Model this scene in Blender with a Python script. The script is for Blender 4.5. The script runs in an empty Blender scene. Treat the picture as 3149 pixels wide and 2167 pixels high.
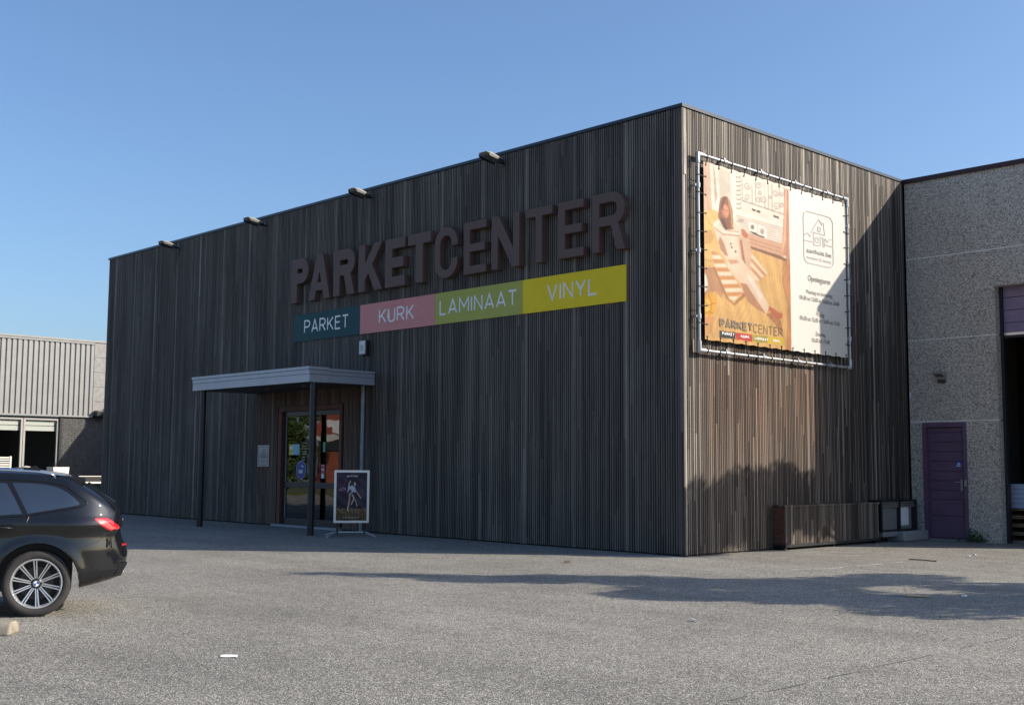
import bpy, bmesh, math, random
import numpy as np
from mathutils import Vector, Matrix
from mathutils.geometry import delaunay_2d_cdt

random.seed(11)
SC = bpy.context.scene
COL = SC.collection
R = math.radians

# ------------------------------------------------------------------ camera
cd = bpy.data.cameras.new('camera')
cam = bpy.data.objects.new('camera', cd)
COL.objects.link(cam)
cd.sensor_width = 36.0
cd.lens = 41.35
cd.clip_start = 0.05
cd.clip_end = 3000
YAW, PITCH, ROLL = 0.8047, 0.0954, 0.0067
fw = Vector((-math.sin(YAW) * math.cos(PITCH), math.cos(YAW) * math.cos(PITCH), math.sin(PITCH)))
rt = Vector((math.cos(YAW), math.sin(YAW), 0))
up = rt.cross(fw)
r2 = rt * math.cos(ROLL) + up * math.sin(ROLL)
u2 = up * math.cos(ROLL) - rt * math.sin(ROLL)
m = Matrix((r2, u2, -fw)).transposed().to_4x4()
m.translation = Vector((11.665, -15.048, 1.42))
cam.matrix_world = m
SC.camera = cam

# ------------------------------------------------------------------ light
SUN_EL, SUN_AZ = R(29.5), R(41.0)          # azimuth counted from +X towards +Y
sun_dir = Vector((math.cos(SUN_AZ) * math.cos(SUN_EL), math.sin(SUN_AZ) * math.cos(SUN_EL), math.sin(SUN_EL)))
world = bpy.data.worlds.new('World')
SC.world = world
world.use_nodes = True
wn = world.node_tree.nodes
wl = world.node_tree.links
wn.clear()
sky = wn.new('ShaderNodeTexSky')
sky.sky_type = 'NISHITA'
sky.sun_disc = False
sky.sun_elevation = SUN_EL
sky.sun_rotation = R(90) - SUN_AZ
sky.air_density = 1.0
sky.dust_density = 2.0
sky.ozone_density = 5.5
bg = wn.new('ShaderNodeBackground')
bg.inputs[1].default_value = 0.125
wo = wn.new('ShaderNodeOutputWorld')
wl.new(sky.outputs[0], bg.inputs[0])
wl.new(bg.outputs[0], wo.inputs[0])
sl = bpy.data.lights.new('sun', 'SUN')
sl.energy = 4.6
sl.angle = R(0.5)
sl.color = (1.0, 0.90, 0.76)
sun = bpy.data.objects.new('sun', sl)
COL.objects.link(sun)
sun.location = (20, 17, 30)
sun.rotation_euler = sun_dir.to_track_quat('Z', 'Y').to_euler()

SC.view_settings.view_transform = 'Standard'
SC.view_settings.look = 'None'
SC.view_settings.gamma = 1
SC.view_settings.use_curve_mapping = False
SC.view_settings.exposure = 0.65
SC.render.engine = 'CYCLES'
SC.cycles.max_bounces = 6
SC.cycles.transparent_max_bounces = 12
SC.cycles.caustics_reflective = False
SC.cycles.caustics_refractive = False

# ------------------------------------------------------------------ materials
def newmat(name):
    mt = bpy.data.materials.new(name)
    mt.use_nodes = True
    nt = mt.node_tree
    return mt, nt, nt.nodes['Principled BSDF']

class NB:
    """small node builder"""
    def __init__(s, nt):
        s.nt = nt
    def n(s, typ, **kw):
        nd = s.nt.nodes.new(typ)
        for k, v in kw.items():
            setattr(nd, k, v)
        return nd
    def l(s, a, b):
        s.nt.links.new(a, b)
    def math(s, op, a, b=None, c=None):
        nd = s.n('ShaderNodeMath', operation=op)
        for i, v in enumerate((a, b, c)):
            if v is None:
                continue
            if isinstance(v, (int, float)):
                nd.inputs[i].default_value = v
            else:
                s.l(v, nd.inputs[i])
        return nd.outputs[0]
    def ramp(s, fac, stops):
        nd = s.n('ShaderNodeValToRGB')
        el = nd.color_ramp.elements
        while len(el) < len(stops):
            el.new(0.5)
        for e, (p, c) in zip(el, stops):
            e.position = p
            e.color = (*c, 1) if len(c) == 3 else c
        s.l(fac, nd.inputs[0])
        return nd.outputs[0]
    def mix(s, fac, a, b, mode='MIX'):
        nd = s.n('ShaderNodeMix', data_type='RGBA', blend_type=mode)
        for sock, v in ((nd.inputs[0], fac), (nd.inputs[6], a), (nd.inputs[7], b)):
            if isinstance(v, (int, float)):
                sock.default_value = v
            elif isinstance(v, tuple):
                sock.default_value = (*v, 1) if len(v) == 3 else v
            else:
                s.l(v, sock)
        return nd.outputs[2]
    def noise(s, vec, scale, detail=3, rough=0.55):
        nd = s.n('ShaderNodeTexNoise')
        nd.inputs['Scale'].default_value = scale
        nd.inputs['Detail'].default_value = detail
        nd.inputs['Roughness'].default_value = rough
        if vec is not None:
            s.l(vec, nd.inputs['Vector'])
        return nd.outputs[0]
    def vscale(s, vec, sc):
        nd = s.n('ShaderNodeVectorMath', operation='MULTIPLY')
        s.l(vec, nd.inputs[0])
        nd.inputs[1].default_value = sc
        return nd.outputs[0]
    def pos(s):
        return s.n('ShaderNodeNewGeometry').outputs['Position']
    def white(s, a, b=None):
        nd = s.n('ShaderNodeTexWhiteNoise', noise_dimensions='2D')
        cb = s.n('ShaderNodeCombineXYZ')
        s.l(a, cb.inputs[0])
        if b is not None:
            s.l(b, cb.inputs[1])
        s.l(cb.outputs[0], nd.inputs['Vector'])
        return nd.outputs[0]
    def bump(s, height, strength, dist, bsdf):
        nd = s.n('ShaderNodeBump')
        nd.inputs['Strength'].default_value = strength
        nd.inputs['Distance'].default_value = dist
        s.l(height, nd.inputs['Height'])
        s.l(nd.outputs[0], bsdf.inputs['Normal'])

def smoothstep(nb, v, a, b):
    nd = nb.n('ShaderNodeMapRange', interpolation_type='SMOOTHSTEP')
    nb.l(v, nd.inputs[0])
    nd.inputs[1].default_value = a
    nd.inputs[2].default_value = b
    return nd.outputs[0]

def plain(name, col, rough=0.6, metal=0.0, var=0.15, scale=4.0, coat=0.0, bump=0.0, spec=0.5):
    """plain colour with a little uneven wear in tone and gloss"""
    mt, nt, b = newmat(name)
    nb = NB(nt)
    p = nb.pos()
    f = nb.noise(p, scale, 4)
    f2 = nb.noise(p, scale * 9, 3)
    fm = nb.math('ADD', nb.math('MULTIPLY', f, 0.65), nb.math('MULTIPLY', f2, 0.35))
    lo = tuple(max(0, c * (1 - var)) for c in col)
    hi = tuple(min(1, c * (1 + var)) for c in col)
    nb.l(nb.ramp(fm, [(0.3, lo), (0.7, hi)]), b.inputs['Base Color'])
    rr = nb.math('MULTIPLY_ADD', f2, 0.16, max(0.02, rough - 0.08))
    nb.l(rr, b.inputs['Roughness'])
    b.inputs['Metallic'].default_value = metal
    b.inputs['Coat Weight'].default_value = coat
    b.inputs['Specular IOR Level'].default_value = spec
    if bump:
        nb.bump(f2, bump, 0.01, b)
    return mt

PITCH_S = 0.05      # one slat every 50 mm
def mat_slats():
    mt, nt, b = newmat('weathered_slats')
    nb = NB(nt)
    p = nb.pos()
    sp = nb.n('ShaderNodeSeparateXYZ')
    nb.l(p, sp.inputs[0])
    X, Y, Z = sp.outputs
    c = nb.math('ADD', X, Y)
    idx = nb.math('FLOOR', nb.math('DIVIDE', nb.math('ADD', c, 0.02), PITCH_S))
    r1 = nb.white(idx)
    seg = nb.math('FLOOR', nb.math('ADD', nb.math('DIVIDE', Z, 2.6), nb.math('MULTIPLY', r1, 3.0)))
    r2_ = nb.white(nb.math('ADD', idx, 37.3), seg)
    # long vertical weather streaks, same for a board and its neighbours
    st = nb.noise(nb.vscale(p, (2.6, 2.6, 0.16)), 1.0, 4, 0.6)
    big = nb.noise(nb.vscale(p, (0.55, 0.55, 0.32)), 1.0, 4, 0.6)
    fine = nb.noise(nb.vscale(p, (60, 60, 1.3)), 1.0, 3, 0.6)
    side = nb.math('GREATER_THAN', X, -0.01)
    v = nb.math('ADD', nb.math('MULTIPLY', nb.math('SUBTRACT', r2_, 0.5), nb.math('MULTIPLY_ADD', side, 0.26, 0.20)), nb.math('MULTIPLY_ADD', st, 0.40, 0.17))
    v = nb.math('ADD', v, nb.math('MULTIPLY', big, 0.30))
    v = nb.math('ADD', v, nb.math('MULTIPLY', fine, 0.20))
    # rain and sun bleach the upper right-hand side most
    high = smoothstep(nb, Z, 2.6, 6.6)
    v = nb.math('ADD', v, nb.math('MULTIPLY', side, nb.math('MULTIPLY_ADD', high, 0.10, -0.09)))
    # every 24th board is a wider paler cover strip
    mo = nb.math('MODULO', nb.math('ADD', idx, 2400), 24)
    strip = nb.math('LESS_THAN', mo, 0.5)
    v = nb.math('ADD', v, nb.math('MULTIPLY', strip, 0.10))
    grey = nb.ramp(v, [(0.28, (0.025, 0.021, 0.0185)), (0.52, (0.070, 0.059, 0.050)), (0.72, (0.158, 0.136, 0.114)), (0.98, (0.37, 0.330, 0.275))])
    brown = nb.ramp(v, [(0.28, (0.028, 0.017, 0.012)), (0.55, (0.094, 0.058, 0.040)), (0.85, (0.24, 0.160, 0.115))])
    wob = nb.math('MULTIPLY', nb.math('SUBTRACT', big, 0.5), 0.9)
    rj = nb.math('MULTIPLY', nb.math('SUBTRACT', r2_, 0.5), 0.9)
    zz = nb.math('ADD', Z, nb.math('ADD', wob, rj))
    # sheltered from the weather: below the banner, and under the entrance canopy
    ms = nb.math('MULTIPLY', smoothstep(nb, zz, 3.5, 3.2), nb.math('ADD', 0.25, nb.math('MULTIPLY', smoothstep(nb, zz, 0.9, 2.9), 0.75)))
    ms = nb.math('MULTIPLY', ms, nb.math('MULTIPLY', smoothstep(nb, Y, 0.15, 0.9), smoothstep(nb, Y, 4.4, 3.7)))
    ms = nb.math('MULTIPLY', ms, side)
    mc = nb.math('MULTIPLY', nb.math('MULTIPLY', nb.math('GREATER_THAN', X, -12.62), nb.math('LESS_THAN', nb.math('ADD', X, nb.math('MULTIPLY', rj, 0.4)), -8.35)), nb.math('LESS_THAN', Z, 3.06))
    mc = nb.math('MULTIPLY', mc, nb.math('ADD', 0.55, nb.math('MULTIPLY', smoothstep(nb, zz, 0.2, 2.2), 0.45)))
    nb.l(nb.mix(nb.math('MINIMUM', nb.math('ADD', ms, mc), 1.0), grey, brown), b.inputs['Base Color'])
    b.inputs['Roughness'].default_value = 0.72
    b.inputs['Specular IOR Level'].default_value = 0.35
    nb.bump(fine, 0.35, 0.004, b)
    return mt

def mat_asphalt():
    mt, nt, b = newmat('asphalt')
    nb = NB(nt)
    p = nb.pos()
    vo = nb.n('ShaderNodeTexVoronoi')
    vo.inputs['Scale'].default_value = 118
    nb.l(p, vo.inputs['Vector'])
    sc = nb.n('ShaderNodeSeparateColor')
    nb.l(vo.outputs['Color'], sc.inputs[0])
    vo2 = nb.n('ShaderNodeTexVoronoi')
    vo2.inputs['Scale'].default_value = 70
    nb.l(p, vo2.inputs['Vector'])
    sc2 = nb.n('ShaderNodeSeparateColor')
    nb.l(vo2.outputs['Color'], sc2.inputs[0])
    g = nb.math('ADD', nb.math('MULTIPLY', sc.outputs[0], 0.62), nb.math('MULTIPLY', sc2.outputs[0], 0.38))
    big = nb.noise(p, 0.35, 5, 0.6)
    lanes = nb.noise(nb.vscale(p, (0.25, 1.4, 1)), 1.0, 4, 0.6)
    med = nb.noise(p, 3.2, 5, 0.65)
    g = nb.math('ADD', g, nb.math('MULTIPLY', nb.math('SUBTRACT', big, 0.5), 0.42))
    g = nb.math('ADD', g, nb.math('MULTIPLY', nb.math('SUBTRACT', lanes, 0.5), 0.30))
    g = nb.math('ADD', g, nb.math('MULTIPLY', nb.math('SUBTRACT', med, 0.5), 0.16))
    colr = nb.ramp(g, [(0.14, (0.085, 0.081, 0.072)), (0.40, (0.162, 0.154, 0.136)), (0.62, (0.262, 0.248, 0.217)), (0.90, (0.52, 0.495, 0.43))])
    # oil and damp stains
    stn = nb.noise(p, 1.1, 6, 0.7)
    colr = nb.mix(nb.math('MULTIPLY', smoothstep(nb, stn, 0.62, 0.74), 0.35), colr, (0.07, 0.068, 0.066))
    nb.l(colr, b.inputs['Base Color'])
    b.inputs['Roughness'].default_value = 0.86
    b.inputs['Specular IOR Level'].default_value = 0.3
    hgt = nb.math('ADD', nb.math('MULTIPLY', vo.outputs['Distance'], -1.0), nb.math('MULTIPLY', vo2.outputs['Distance'], -0.8))
    nb.bump(hgt, 0.55, 0.012, b)
    return mt

def mat_aggregate():
    mt, nt, b = newmat('washed_aggregate')
    nb = NB(nt)
    p = nb.pos()
    vo = nb.n('ShaderNodeTexVoronoi')
    vo.inputs['Scale'].default_value = 66
    nb.l(p, vo.inputs['Vector'])
    sc = nb.n('ShaderNodeSeparateColor')
    nb.l(vo.outputs['Color'], sc.inputs[0])
    edge = smoothstep(nb, vo.outputs['Distance'], 0.62, 0.25)
    g = nb.math('MULTIPLY_ADD', sc.outputs[0], 0.75, nb.math('MULTIPLY', edge, 0.25))
    big = nb.noise(nb.vscale(p, (1.2, 1.2, 0.35)), 1.0, 5, 0.6)
    g = nb.math('ADD', g, nb.math('MULTIPLY', nb.math('SUBTRACT', big, 0.5), 0.25))
    colr = nb.ramp(g, [(0.05, (0.13, 0.113, 0.095)), (0.35, (0.45, 0.395, 0.335)), (0.68, (0.71, 0.635, 0.54)), (0.98, (0.90, 0.84, 0.74))])
    nb.l(colr, b.inputs['Base Color'])
    b.inputs['Roughness'].default_value = 0.8
    nb.bump(nb.math('ADD', nb.math('MULTIPLY', vo.outputs['Distance'], -1.0), sc.outputs[1]), 0.6, 0.02, b)
    return mt

def mat_glass(name, tint=0.35, ior=1.9, rough=0.0, wav=0.0, clear=False):
    mt = bpy.data.materials.new(name)
    mt.use_nodes = True
    nt = mt.node_tree
    nt.nodes.clear()
    nb = NB(nt)
    o = nb.n('ShaderNodeOutputMaterial')
    tr = nb.n('ShaderNodeBsdfTransparent')
    tr.inputs[0].default_value = (tint, tint * 1.02, tint * 1.02, 1)
    gl = nb.n('ShaderNodeBsdfGlossy')
    gl.inputs['Roughness'].default_value = rough
    gl.inputs[0].default_value = (1, 1, 1, 1)
    fr = nb.n('ShaderNodeFresnel')
    fr.inputs[0].default_value = ior
    fac = fr.outputs[0]
    if clear:
        fac = nb.math('MULTIPLY', fac, nb.math('SUBTRACT', 1.0, nb.n('ShaderNodeNewGeometry').outputs['Backfacing']))
    if wav:
        bp = nb.n('ShaderNodeBump')
        bp.inputs['Strength'].default_value = wav
        bp.inputs['Distance'].default_value = 0.05
        nb.l(nb.noise(nb.pos(), 1.6, 1), bp.inputs['Height'])
        nb.l(bp.outputs[0], gl.inputs['Normal'])
    mx = nb.n('ShaderNodeMixShader')
    nb.l(fac, mx.inputs[0])
    nb.l(tr.outputs[0], mx.inputs[1])
    nb.l(gl.outputs[0], mx.inputs[2])
    nb.l(mx.outputs[0], o.inputs[0])
    return mt

def mat_print(name, gain, rough=0.5):
    mt, nt, b = newmat(name)
    nb = NB(nt)
    at = nb.n('ShaderNodeAttribute', attribute_name='print')
    gn = nb.n('ShaderNodeVectorMath', operation='SCALE')
    nb.l(at.outputs['Color'], gn.inputs[0])
    gn.inputs['Scale'].default_value = gain
    nb.l(gn.outputs[0], b.inputs['Base Color'])
    b.inputs['Roughness'].default_value = rough
    b.inputs['Specular IOR Level'].default_value = 0.3
    return mt

def mat_leaf(name, a, b_):
    mt, nt, b = newmat(name)
    nb = NB(nt)
    f = nb.noise(nb.pos(), 2.2, 4)
    rn = nb.noise(nb.pos(), 31.0, 2)
    fm = nb.math('ADD', nb.math('MULTIPLY', f, 0.5), nb.math('MULTIPLY', rn, 0.5))
    nb.l(nb.ramp(fm, [(0.3, a), (0.7, b_)]), b.inputs['Base Color'])
    b.inputs['Roughness'].default_value = 0.55
    b.inputs['Transmission Weight'].default_value = 0.0
    return mt

def mat_wood(name, a, b_, axis=(1, 1, 8)):
    mt, nt, b = newmat(name)
    nb = NB(nt)
    f = nb.noise(nb.vscale(nb.pos(), axis), 6.0, 5, 0.6)
    nb.l(nb.ramp(f, [(0.3, a), (0.7, b_)]), b.inputs['Base Color'])
    b.inputs['Roughness'].default_value = 0.75
    return mt

M = {}
M['slats'] = mat_slats()
M['asphalt'] = mat_asphalt()
M['slat_edge'] = plain('gap_shade_slat_edge', (0.014, 0.012, 0.011), 0.75)  # near-black colour stands in for the shade between slats
M['aggregate'] = mat_aggregate()
M['membrane'] = plain('black_membrane', (0.008, 0.008, 0.009), 0.9)
M['trim'] = plain('dark_roof_trim', (0.018, 0.024, 0.034), 0.35, 0.3)
M['letter'] = plain('brown_letter_paint', (0.125, 0.080, 0.068), 0.55, 0, 0.06, spec=0.2)
M['teal'] = plain('teal_panel', (0.006, 0.058, 0.066), 0.5, 0, 0.05, spec=0.2)
M['pink'] = plain('pink_panel', (0.62, 0.245, 0.225), 0.5, 0, 0.05, spec=0.2)
M['green'] = plain('green_panel', (0.40, 0.40, 0.085), 0.5, 0, 0.05, spec=0.2)
M['yellow'] = plain('yellow_panel', (0.82, 0.60, 0.015), 0.5, 0, 0.05, spec=0.2)
M['white'] = plain('white_paint', (0.78, 0.78, 0.77), 0.45, 0, 0.05)
M['offwhite'] = plain('off_white_plastic', (0.62, 0.61, 0.57), 0.5, 0, 0.1)
M['fascia'] = plain('grey_blue_fascia', (0.36, 0.38, 0.42), 0.38, 0.2, 0.08)
M['soffit'] = plain('dark_soffit', (0.05, 0.052, 0.056), 0.45, 0, 0.1)
M['post'] = plain('dark_steel_post', (0.016, 0.017, 0.020), 0.38, 0.2, 0.2)
M['pipe_grey'] = plain('grey_zinc_pipe', (0.20, 0.22, 0.25), 0.45, 0.4, 0.15)
M['galv'] = plain('galvanised_tube', (0.40, 0.41, 0.42), 0.38, 0.55, 0.15, 9)
M['alu'] = plain('brushed_aluminium', (0.62, 0.63, 0.65), 0.32, 0.75, 0.08)
M['steel'] = plain('steel_plate', (0.30, 0.31, 0.32), 0.42, 0.4, 0.1)
M['chrome'] = plain('bright_chrome', (0.80, 0.80, 0.82), 0.12, 1.0, 0.03)
M['black'] = plain('black_plastic', (0.012, 0.012, 0.013), 0.45, 0, 0.2)
M['rubber'] = plain('tyre_rubber', (0.030, 0.028, 0.027), 0.8, 0, 0.25, 12)
M['frame_dark'] = plain('anthracite_frame', (0.020, 0.022, 0.025), 0.4, 0.1, 0.15)
M['frame_brown'] = mat_wood('brown_door_lining', (0.070, 0.028, 0.019), (0.150, 0.060, 0.040))
M['sill'] = plain('bluestone_sill', (0.26, 0.28, 0.31), 0.6, 0, 0.15)
M['glass'] = mat_glass('door_glass', 0.75, 2.0, 0.0, 0.05)
M['glass_far'] = mat_glass('shop_window_glass', 0.88, 1.5, 0.0, 0.0, True)
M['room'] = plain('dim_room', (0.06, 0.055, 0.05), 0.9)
M['room2'] = plain('grey_hall_wall', (0.24, 0.20, 0.16), 0.9)
M['cordons'] = plain('black_elastic', (0.012, 0.012, 0.012), 0.7)
M['purple'] = plain('purple_door_paint', (0.135, 0.080, 0.135), 0.45, 0, 0.18, 3)
M['purple_light'] = plain('purple_section_paint', (0.22, 0.160, 0.26), 0.45, 0, 0.15, 3)
M['cap'] = plain('dark_red_cap', (0.040, 0.012, 0.014), 0.5, 0.2, 0.15)
M['joint'] = plain('pale_joint', (0.86, 0.83, 0.78), 0.8, 0, 0.08)
M['blue'] = plain('blue_sticker', (0.02, 0.10, 0.42), 0.4, 0, 0.05)
M['clad'] = plain('beige_sheet_metal', (0.25, 0.25, 0.243), 0.5, 0.1, 0.12, 2)
M['block'] = plain('grey_concrete_block', (0.27, 0.26, 0.25), 0.85, 0, 0.25, 6)
M['brick'] = plain('black_brick', (0.060, 0.058, 0.057), 0.55, 0, 0.5, 5)
M['mortar'] = plain('dark_mortar', (0.10, 0.10, 0.10), 0.9)
M['winframe'] = plain('grey_window_frame', (0.34, 0.33, 0.31), 0.45, 0.1, 0.1)
M['blind'] = plain('cream_blind', (0.72, 0.70, 0.62), 0.7, 0, 0.05)
M['paper'] = plain('white_paper', (0.80, 0.80, 0.79), 0.7, 0, 0.05)
M['card'] = plain('brown_cardboard', (0.42, 0.30, 0.18), 0.8, 0, 0.15)
M['stone'] = plain('concrete_kerb', (0.27, 0.24, 0.185), 0.9, 0, 0.35, 12, 0, 0.6)
M['paint_line'] = plain('worn_road_paint', (0.42, 0.40, 0.36), 0.8, 0, 0.35, 16)
M['pallet'] = mat_wood('pallet_wood', (0.20, 0.13, 0.075), (0.34, 0.235, 0.14), (1, 1, 1))
M['boxblue'] = plain('pale_blue_carton', (0.38, 0.43, 0.55), 0.6, 0, 0.08)
M['leaf'] = mat_leaf('green_leaf', (0.025, 0.050, 0.012), (0.085, 0.130, 0.030))
M['bark'] = mat_wood('bark', (0.06, 0.045, 0.03), (0.14, 0.11, 0.08))
M['grass'] = mat_leaf('grass_verge', (0.06, 0.075, 0.02), (0.13, 0.14, 0.045))
M['redbrick'] = plain('red_brick', (0.30, 0.085, 0.05), 0.8, 0, 0.3, 3)
M['carpaint'] = None
mt, nt, b = newmat('black_car_paint')
b.inputs['Base Color'].default_value = (0.006, 0.0065, 0.008, 1)
b.inputs['Roughness'].default_value = 0.5
b.inputs['Specular IOR Level'].default_value = 0.02
b.inputs['Coat Weight'].default_value = 1.0
b.inputs['Coat Roughness'].default_value = 0.02
b.inputs['Coat IOR'].default_value = 1.6
nb = NB(nt)
fl = nb.n('ShaderNodeTexVoronoi')
fl.inputs['Scale'].default_value = 900
nb.l(nb.ramp(fl.outputs['Distance'], [(0.0, (0.010, 0.011, 0.013)), (0.6, (0.004, 0.0045, 0.006))]), b.inputs['Base Color'])
M['carpaint'] = mt
M['carglass'] = plain('tinted_car_glass', (0.010, 0.012, 0.013), 0.03, 0, 0.02, coat=1.0)
M['carglass'].node_tree.nodes['Principled BSDF'].inputs['Coat IOR'].default_value = 2.3
M['gloss_black'] = plain('gloss_black_trim', (0.008, 0.008, 0.009), 0.12, 0, 0.05)
mt, nt, b = newmat('red_tail_lamp')
b.inputs['Base Color'].default_value = (0.45, 0.012, 0.020, 1)
b.inputs['Roughness'].default_value = 0.08
b.inputs['Coat Weight'].default_value = 1.0
M['lamp_red'] = mt
M['rim_dark'] = plain('rim_dark_grey', (0.012, 0.012, 0.013), 0.35, 0.5, 0.1)
M['disc'] = plain('brake_disc', (0.05, 0.05, 0.052), 0.4, 0.5, 0.15)
M['lampglass'] = plain('floodlight_glass', (0.10, 0.11, 0.11), 0.1, 0, 0.1)

# ------------------------------------------------------------------ mesh helpers
class MB:
    def __init__(s):
        s.v, s.f = [], []
    def add(s, v, f):
        o = len(s.v)
        s.v += [tuple(p) for p in v]
        s.f += [tuple(i + o for i in q) for q in f]
        return s
    def box(s, x0, x1, y0, y1, z0, z1):
        v = [(x, y, z) for z in (z0, z1) for y in (y0, y1) for x in (x0, x1)]
        return s.add(v, [(0, 2, 3, 1), (4, 5, 7, 6), (0, 1, 5, 4), (2, 6, 7, 3), (0, 4, 6, 2), (1, 3, 7, 5)])
    def obox(s, c, ax, ay, az, hx, hy, hz):
        c, ax, ay, az = Vector(c), Vector(ax), Vector(ay), Vector(az)
        v = [c + ax * (i * hx) + ay * (j * hy) + az * (k * hz) for k in (-1, 1) for j in (-1, 1) for i in (-1, 1)]
        return s.add(v, [(0, 2, 3, 1), (4, 5, 7, 6), (0, 1, 5, 4), (2, 6, 7, 3), (0, 4, 6, 2), (1, 3, 7, 5)])
    def tube(s, pts, r, n=8, up=None, flat=1.0, closed=False, caps=True):
        """round (or flattened) tube along a polyline; r one radius or one per point"""
        pts = [Vector(p) for p in pts]
        k = len(pts)
        rs = [r] * k if isinstance(r, (int, float)) else list(r)
        vs = []
        for i, p in enumerate(pts):
            if closed:
                t1, t2 = (p - pts[i - 1]), (pts[(i + 1) % k] - p)
            else:
                t1 = p - pts[i - 1] if i else pts[1] - p
                t2 = pts[i + 1] - p if i < k - 1 else t1
            t1, t2 = t1.normalized(), t2.normalized()
            t = (t1 + t2)
            t = t.normalized() if t.length > 1e-6 else t1
            cosh = max(0.45, t.dot(t2))
            u_ = Vector(up) if up else (Vector((0, 0, 1)) if abs(t.z) < 0.9 else Vector((1, 0, 0)))
            side = t.cross(u_).normalized()
            u3 = side.cross(t).normalized()
            for j in range(n):
                a = 2 * math.pi * (j + 0.5) / n
                vs.append(p + side * (math.cos(a) * rs[i] / cosh) + u3 * (math.sin(a) * rs[i] * flat))
        fs = []
        for i in range(k if closed else k - 1):
            a, b2 = i * n, ((i + 1) % k) * n
            for j in range(n):
                j2 = (j + 1) % n
                fs.append((a + j, a + j2, b2 + j2, b2 + j))
        if caps and not closed:
            fs.append(tuple(range(n))[::-1])
            fs.append(tuple((k - 1) * n + j for j in range(n)))
        return s.add(vs, fs)
    def prism(s, poly, axis_u, axis_v, nrm, org, d):
        """flat polygon extruded by d along nrm"""
        U, V, N, O = Vector(axis_u), Vector(axis_v), Vector(nrm), Vector(org)
        k = len(poly)
        v = [O + U * a + V * b2 for a, b2 in poly] + [O + U * a + V * b2 + N * d for a, b2 in poly]
        f = [tuple(range(k))[::-1], tuple(range(k, 2 * k))] + [(i, (i + 1) % k, k + (i + 1) % k, k + i) for i in range(k)]
        return s.add(v, f)
    def lathe(s, prof, org, axis='Y', n=40):
        """profile (radius, height along axis)"""
        k = len(prof)
        vs, fs = [], []
        for i in range(n):
            a = 2 * math.pi * i / n
            for r_, h in prof:
                c, t = r_ * math.cos(a), r_ * math.sin(a)
                vs.append({'Y': (org[0] + c, org[1] + h, org[2] + t), 'Z': (org[0] + c, org[1] + t, org[2] + h), 'X': (org[0] + h, org[1] + c, org[2] + t)}[axis])
        for i in range(n):
            i2 = (i + 1) % n
            for j in range(k - 1):
                fs.append((i * k + j, i2 * k + j, i2 * k + j + 1, i * k + j + 1))
        return s.add(vs, fs)
    def mesh(s, name, off=(0, 0, 0), smooth=False):
        me = bpy.data.meshes.new(name)
        me.from_pydata([(a - off[0], b2 - off[1], c - off[2]) for a, b2, c in s.v], [], s.f)
        bm = bmesh.new()
        bm.from_mesh(me)
        bmesh.ops.recalc_face_normals(bm, faces=bm.faces)
        bm.to_mesh(me)
        bm.free()
        if smooth:
            me.shade_smooth()
            if smooth is not True:
                pass
        return me
    def build(s, name, mat, parent=None, world=True, smooth=False, auto=None):
        off = (0, 0, 0)
        if parent is not None and world:
            pw = parent
            off = Vector((0, 0, 0))
            while pw is not None:
                off = off + pw.location
                pw = pw.parent
        me = s.mesh(name, off, smooth)
        if auto:
            me.shade_smooth()
            me.set_sharp_from_angle(angle=R(auto))
        me.materials.append(M[mat] if isinstance(mat, str) else mat)
        o = bpy.data.objects.new(name, me)
        COL.objects.link(o)
        o.parent = parent
        return o

def B(x0, x1, y0, y1, z0, z1):
    return MB().box(x0, x1, y0, y1, z0, z1)

def tag(o, label, cat, group=None):
    o['label'] = label
    o['category'] = cat
    if group:
        o['group'] = group
    return o

def thing(name, label, cat, loc=(0, 0, 0), rz=0.0, group=None):
    o = bpy.data.objects.new(name, None)
    COL.objects.link(o)
    o.location = loc
    o.rotation_euler = (0, 0, rz)
    o.empty_display_size = 0.3
    return tag(o, label, cat, group)

def struct(o):
    o['kind'] = 'structure'
    return o

def link_copy(src, name, loc, parent, rot=None):
    o = src.copy()
    o.name = name
    COL.objects.link(o)
    o.parent = parent
    o.location = loc
    if rot:
        o.rotation_euler = rot
    return o

def bevel(o, w=0.01, seg=2):
    md = o.modifiers.new('bevel', 'BEVEL')
    md.width = w
    md.segments = seg
    md.limit_method = 'ANGLE'
    return o

def arc(cx, cy, r, a0, a1, n=10, ry=None):
    ry = ry or r
    return [(cx + r * math.cos(R(a0 + (a1 - a0) * i / n)), cy + ry * math.sin(R(a0 + (a1 - a0) * i / n))) for i in range(n + 1)]

def text_mesh(txt, size_h, width, org, U, V, N, mat, name, parent, bold=0.0, align='CENTER'):
    """lettering as thin flat mesh in the plane (U, V), fitted to the given width and cap height"""
    cu = bpy.data.curves.new(name, 'FONT')
    cu.body = txt
    cu.size = 1.0
    cu.resolution_u = 3
    cu.offset = bold
    cu.extrude = 0.0
    tmp = bpy.data.objects.new('tmp_text', cu)
    COL.objects.link(tmp)
    dg = bpy.context.evaluated_depsgraph_get()
    me0 = bpy.data.meshes.new_from_object(tmp.evaluated_get(dg))
    vs = [v.co.copy() for v in me0.vertices]
    fs = [tuple(p.vertices) for p in me0.polygons]
    bpy.data.objects.remove(tmp)
    bpy.data.curves.remove(cu)
    bpy.data.meshes.remove(me0)
    x0, x1 = min(v.x for v in vs), max(v.x for v in vs)
    capH = 0.70
    U, V, N, O = Vector(U), Vector(V), Vector(N), Vector(org)
    sx = width / (x1 - x0)
    sy = size_h / capH
    mb = MB()
    mb.add([O + U * ((v.x - x0) * sx) + V * (v.y * sy) + N * 0.0 for v in vs], fs)
    return mb.build(name, mat, parent)

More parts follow.
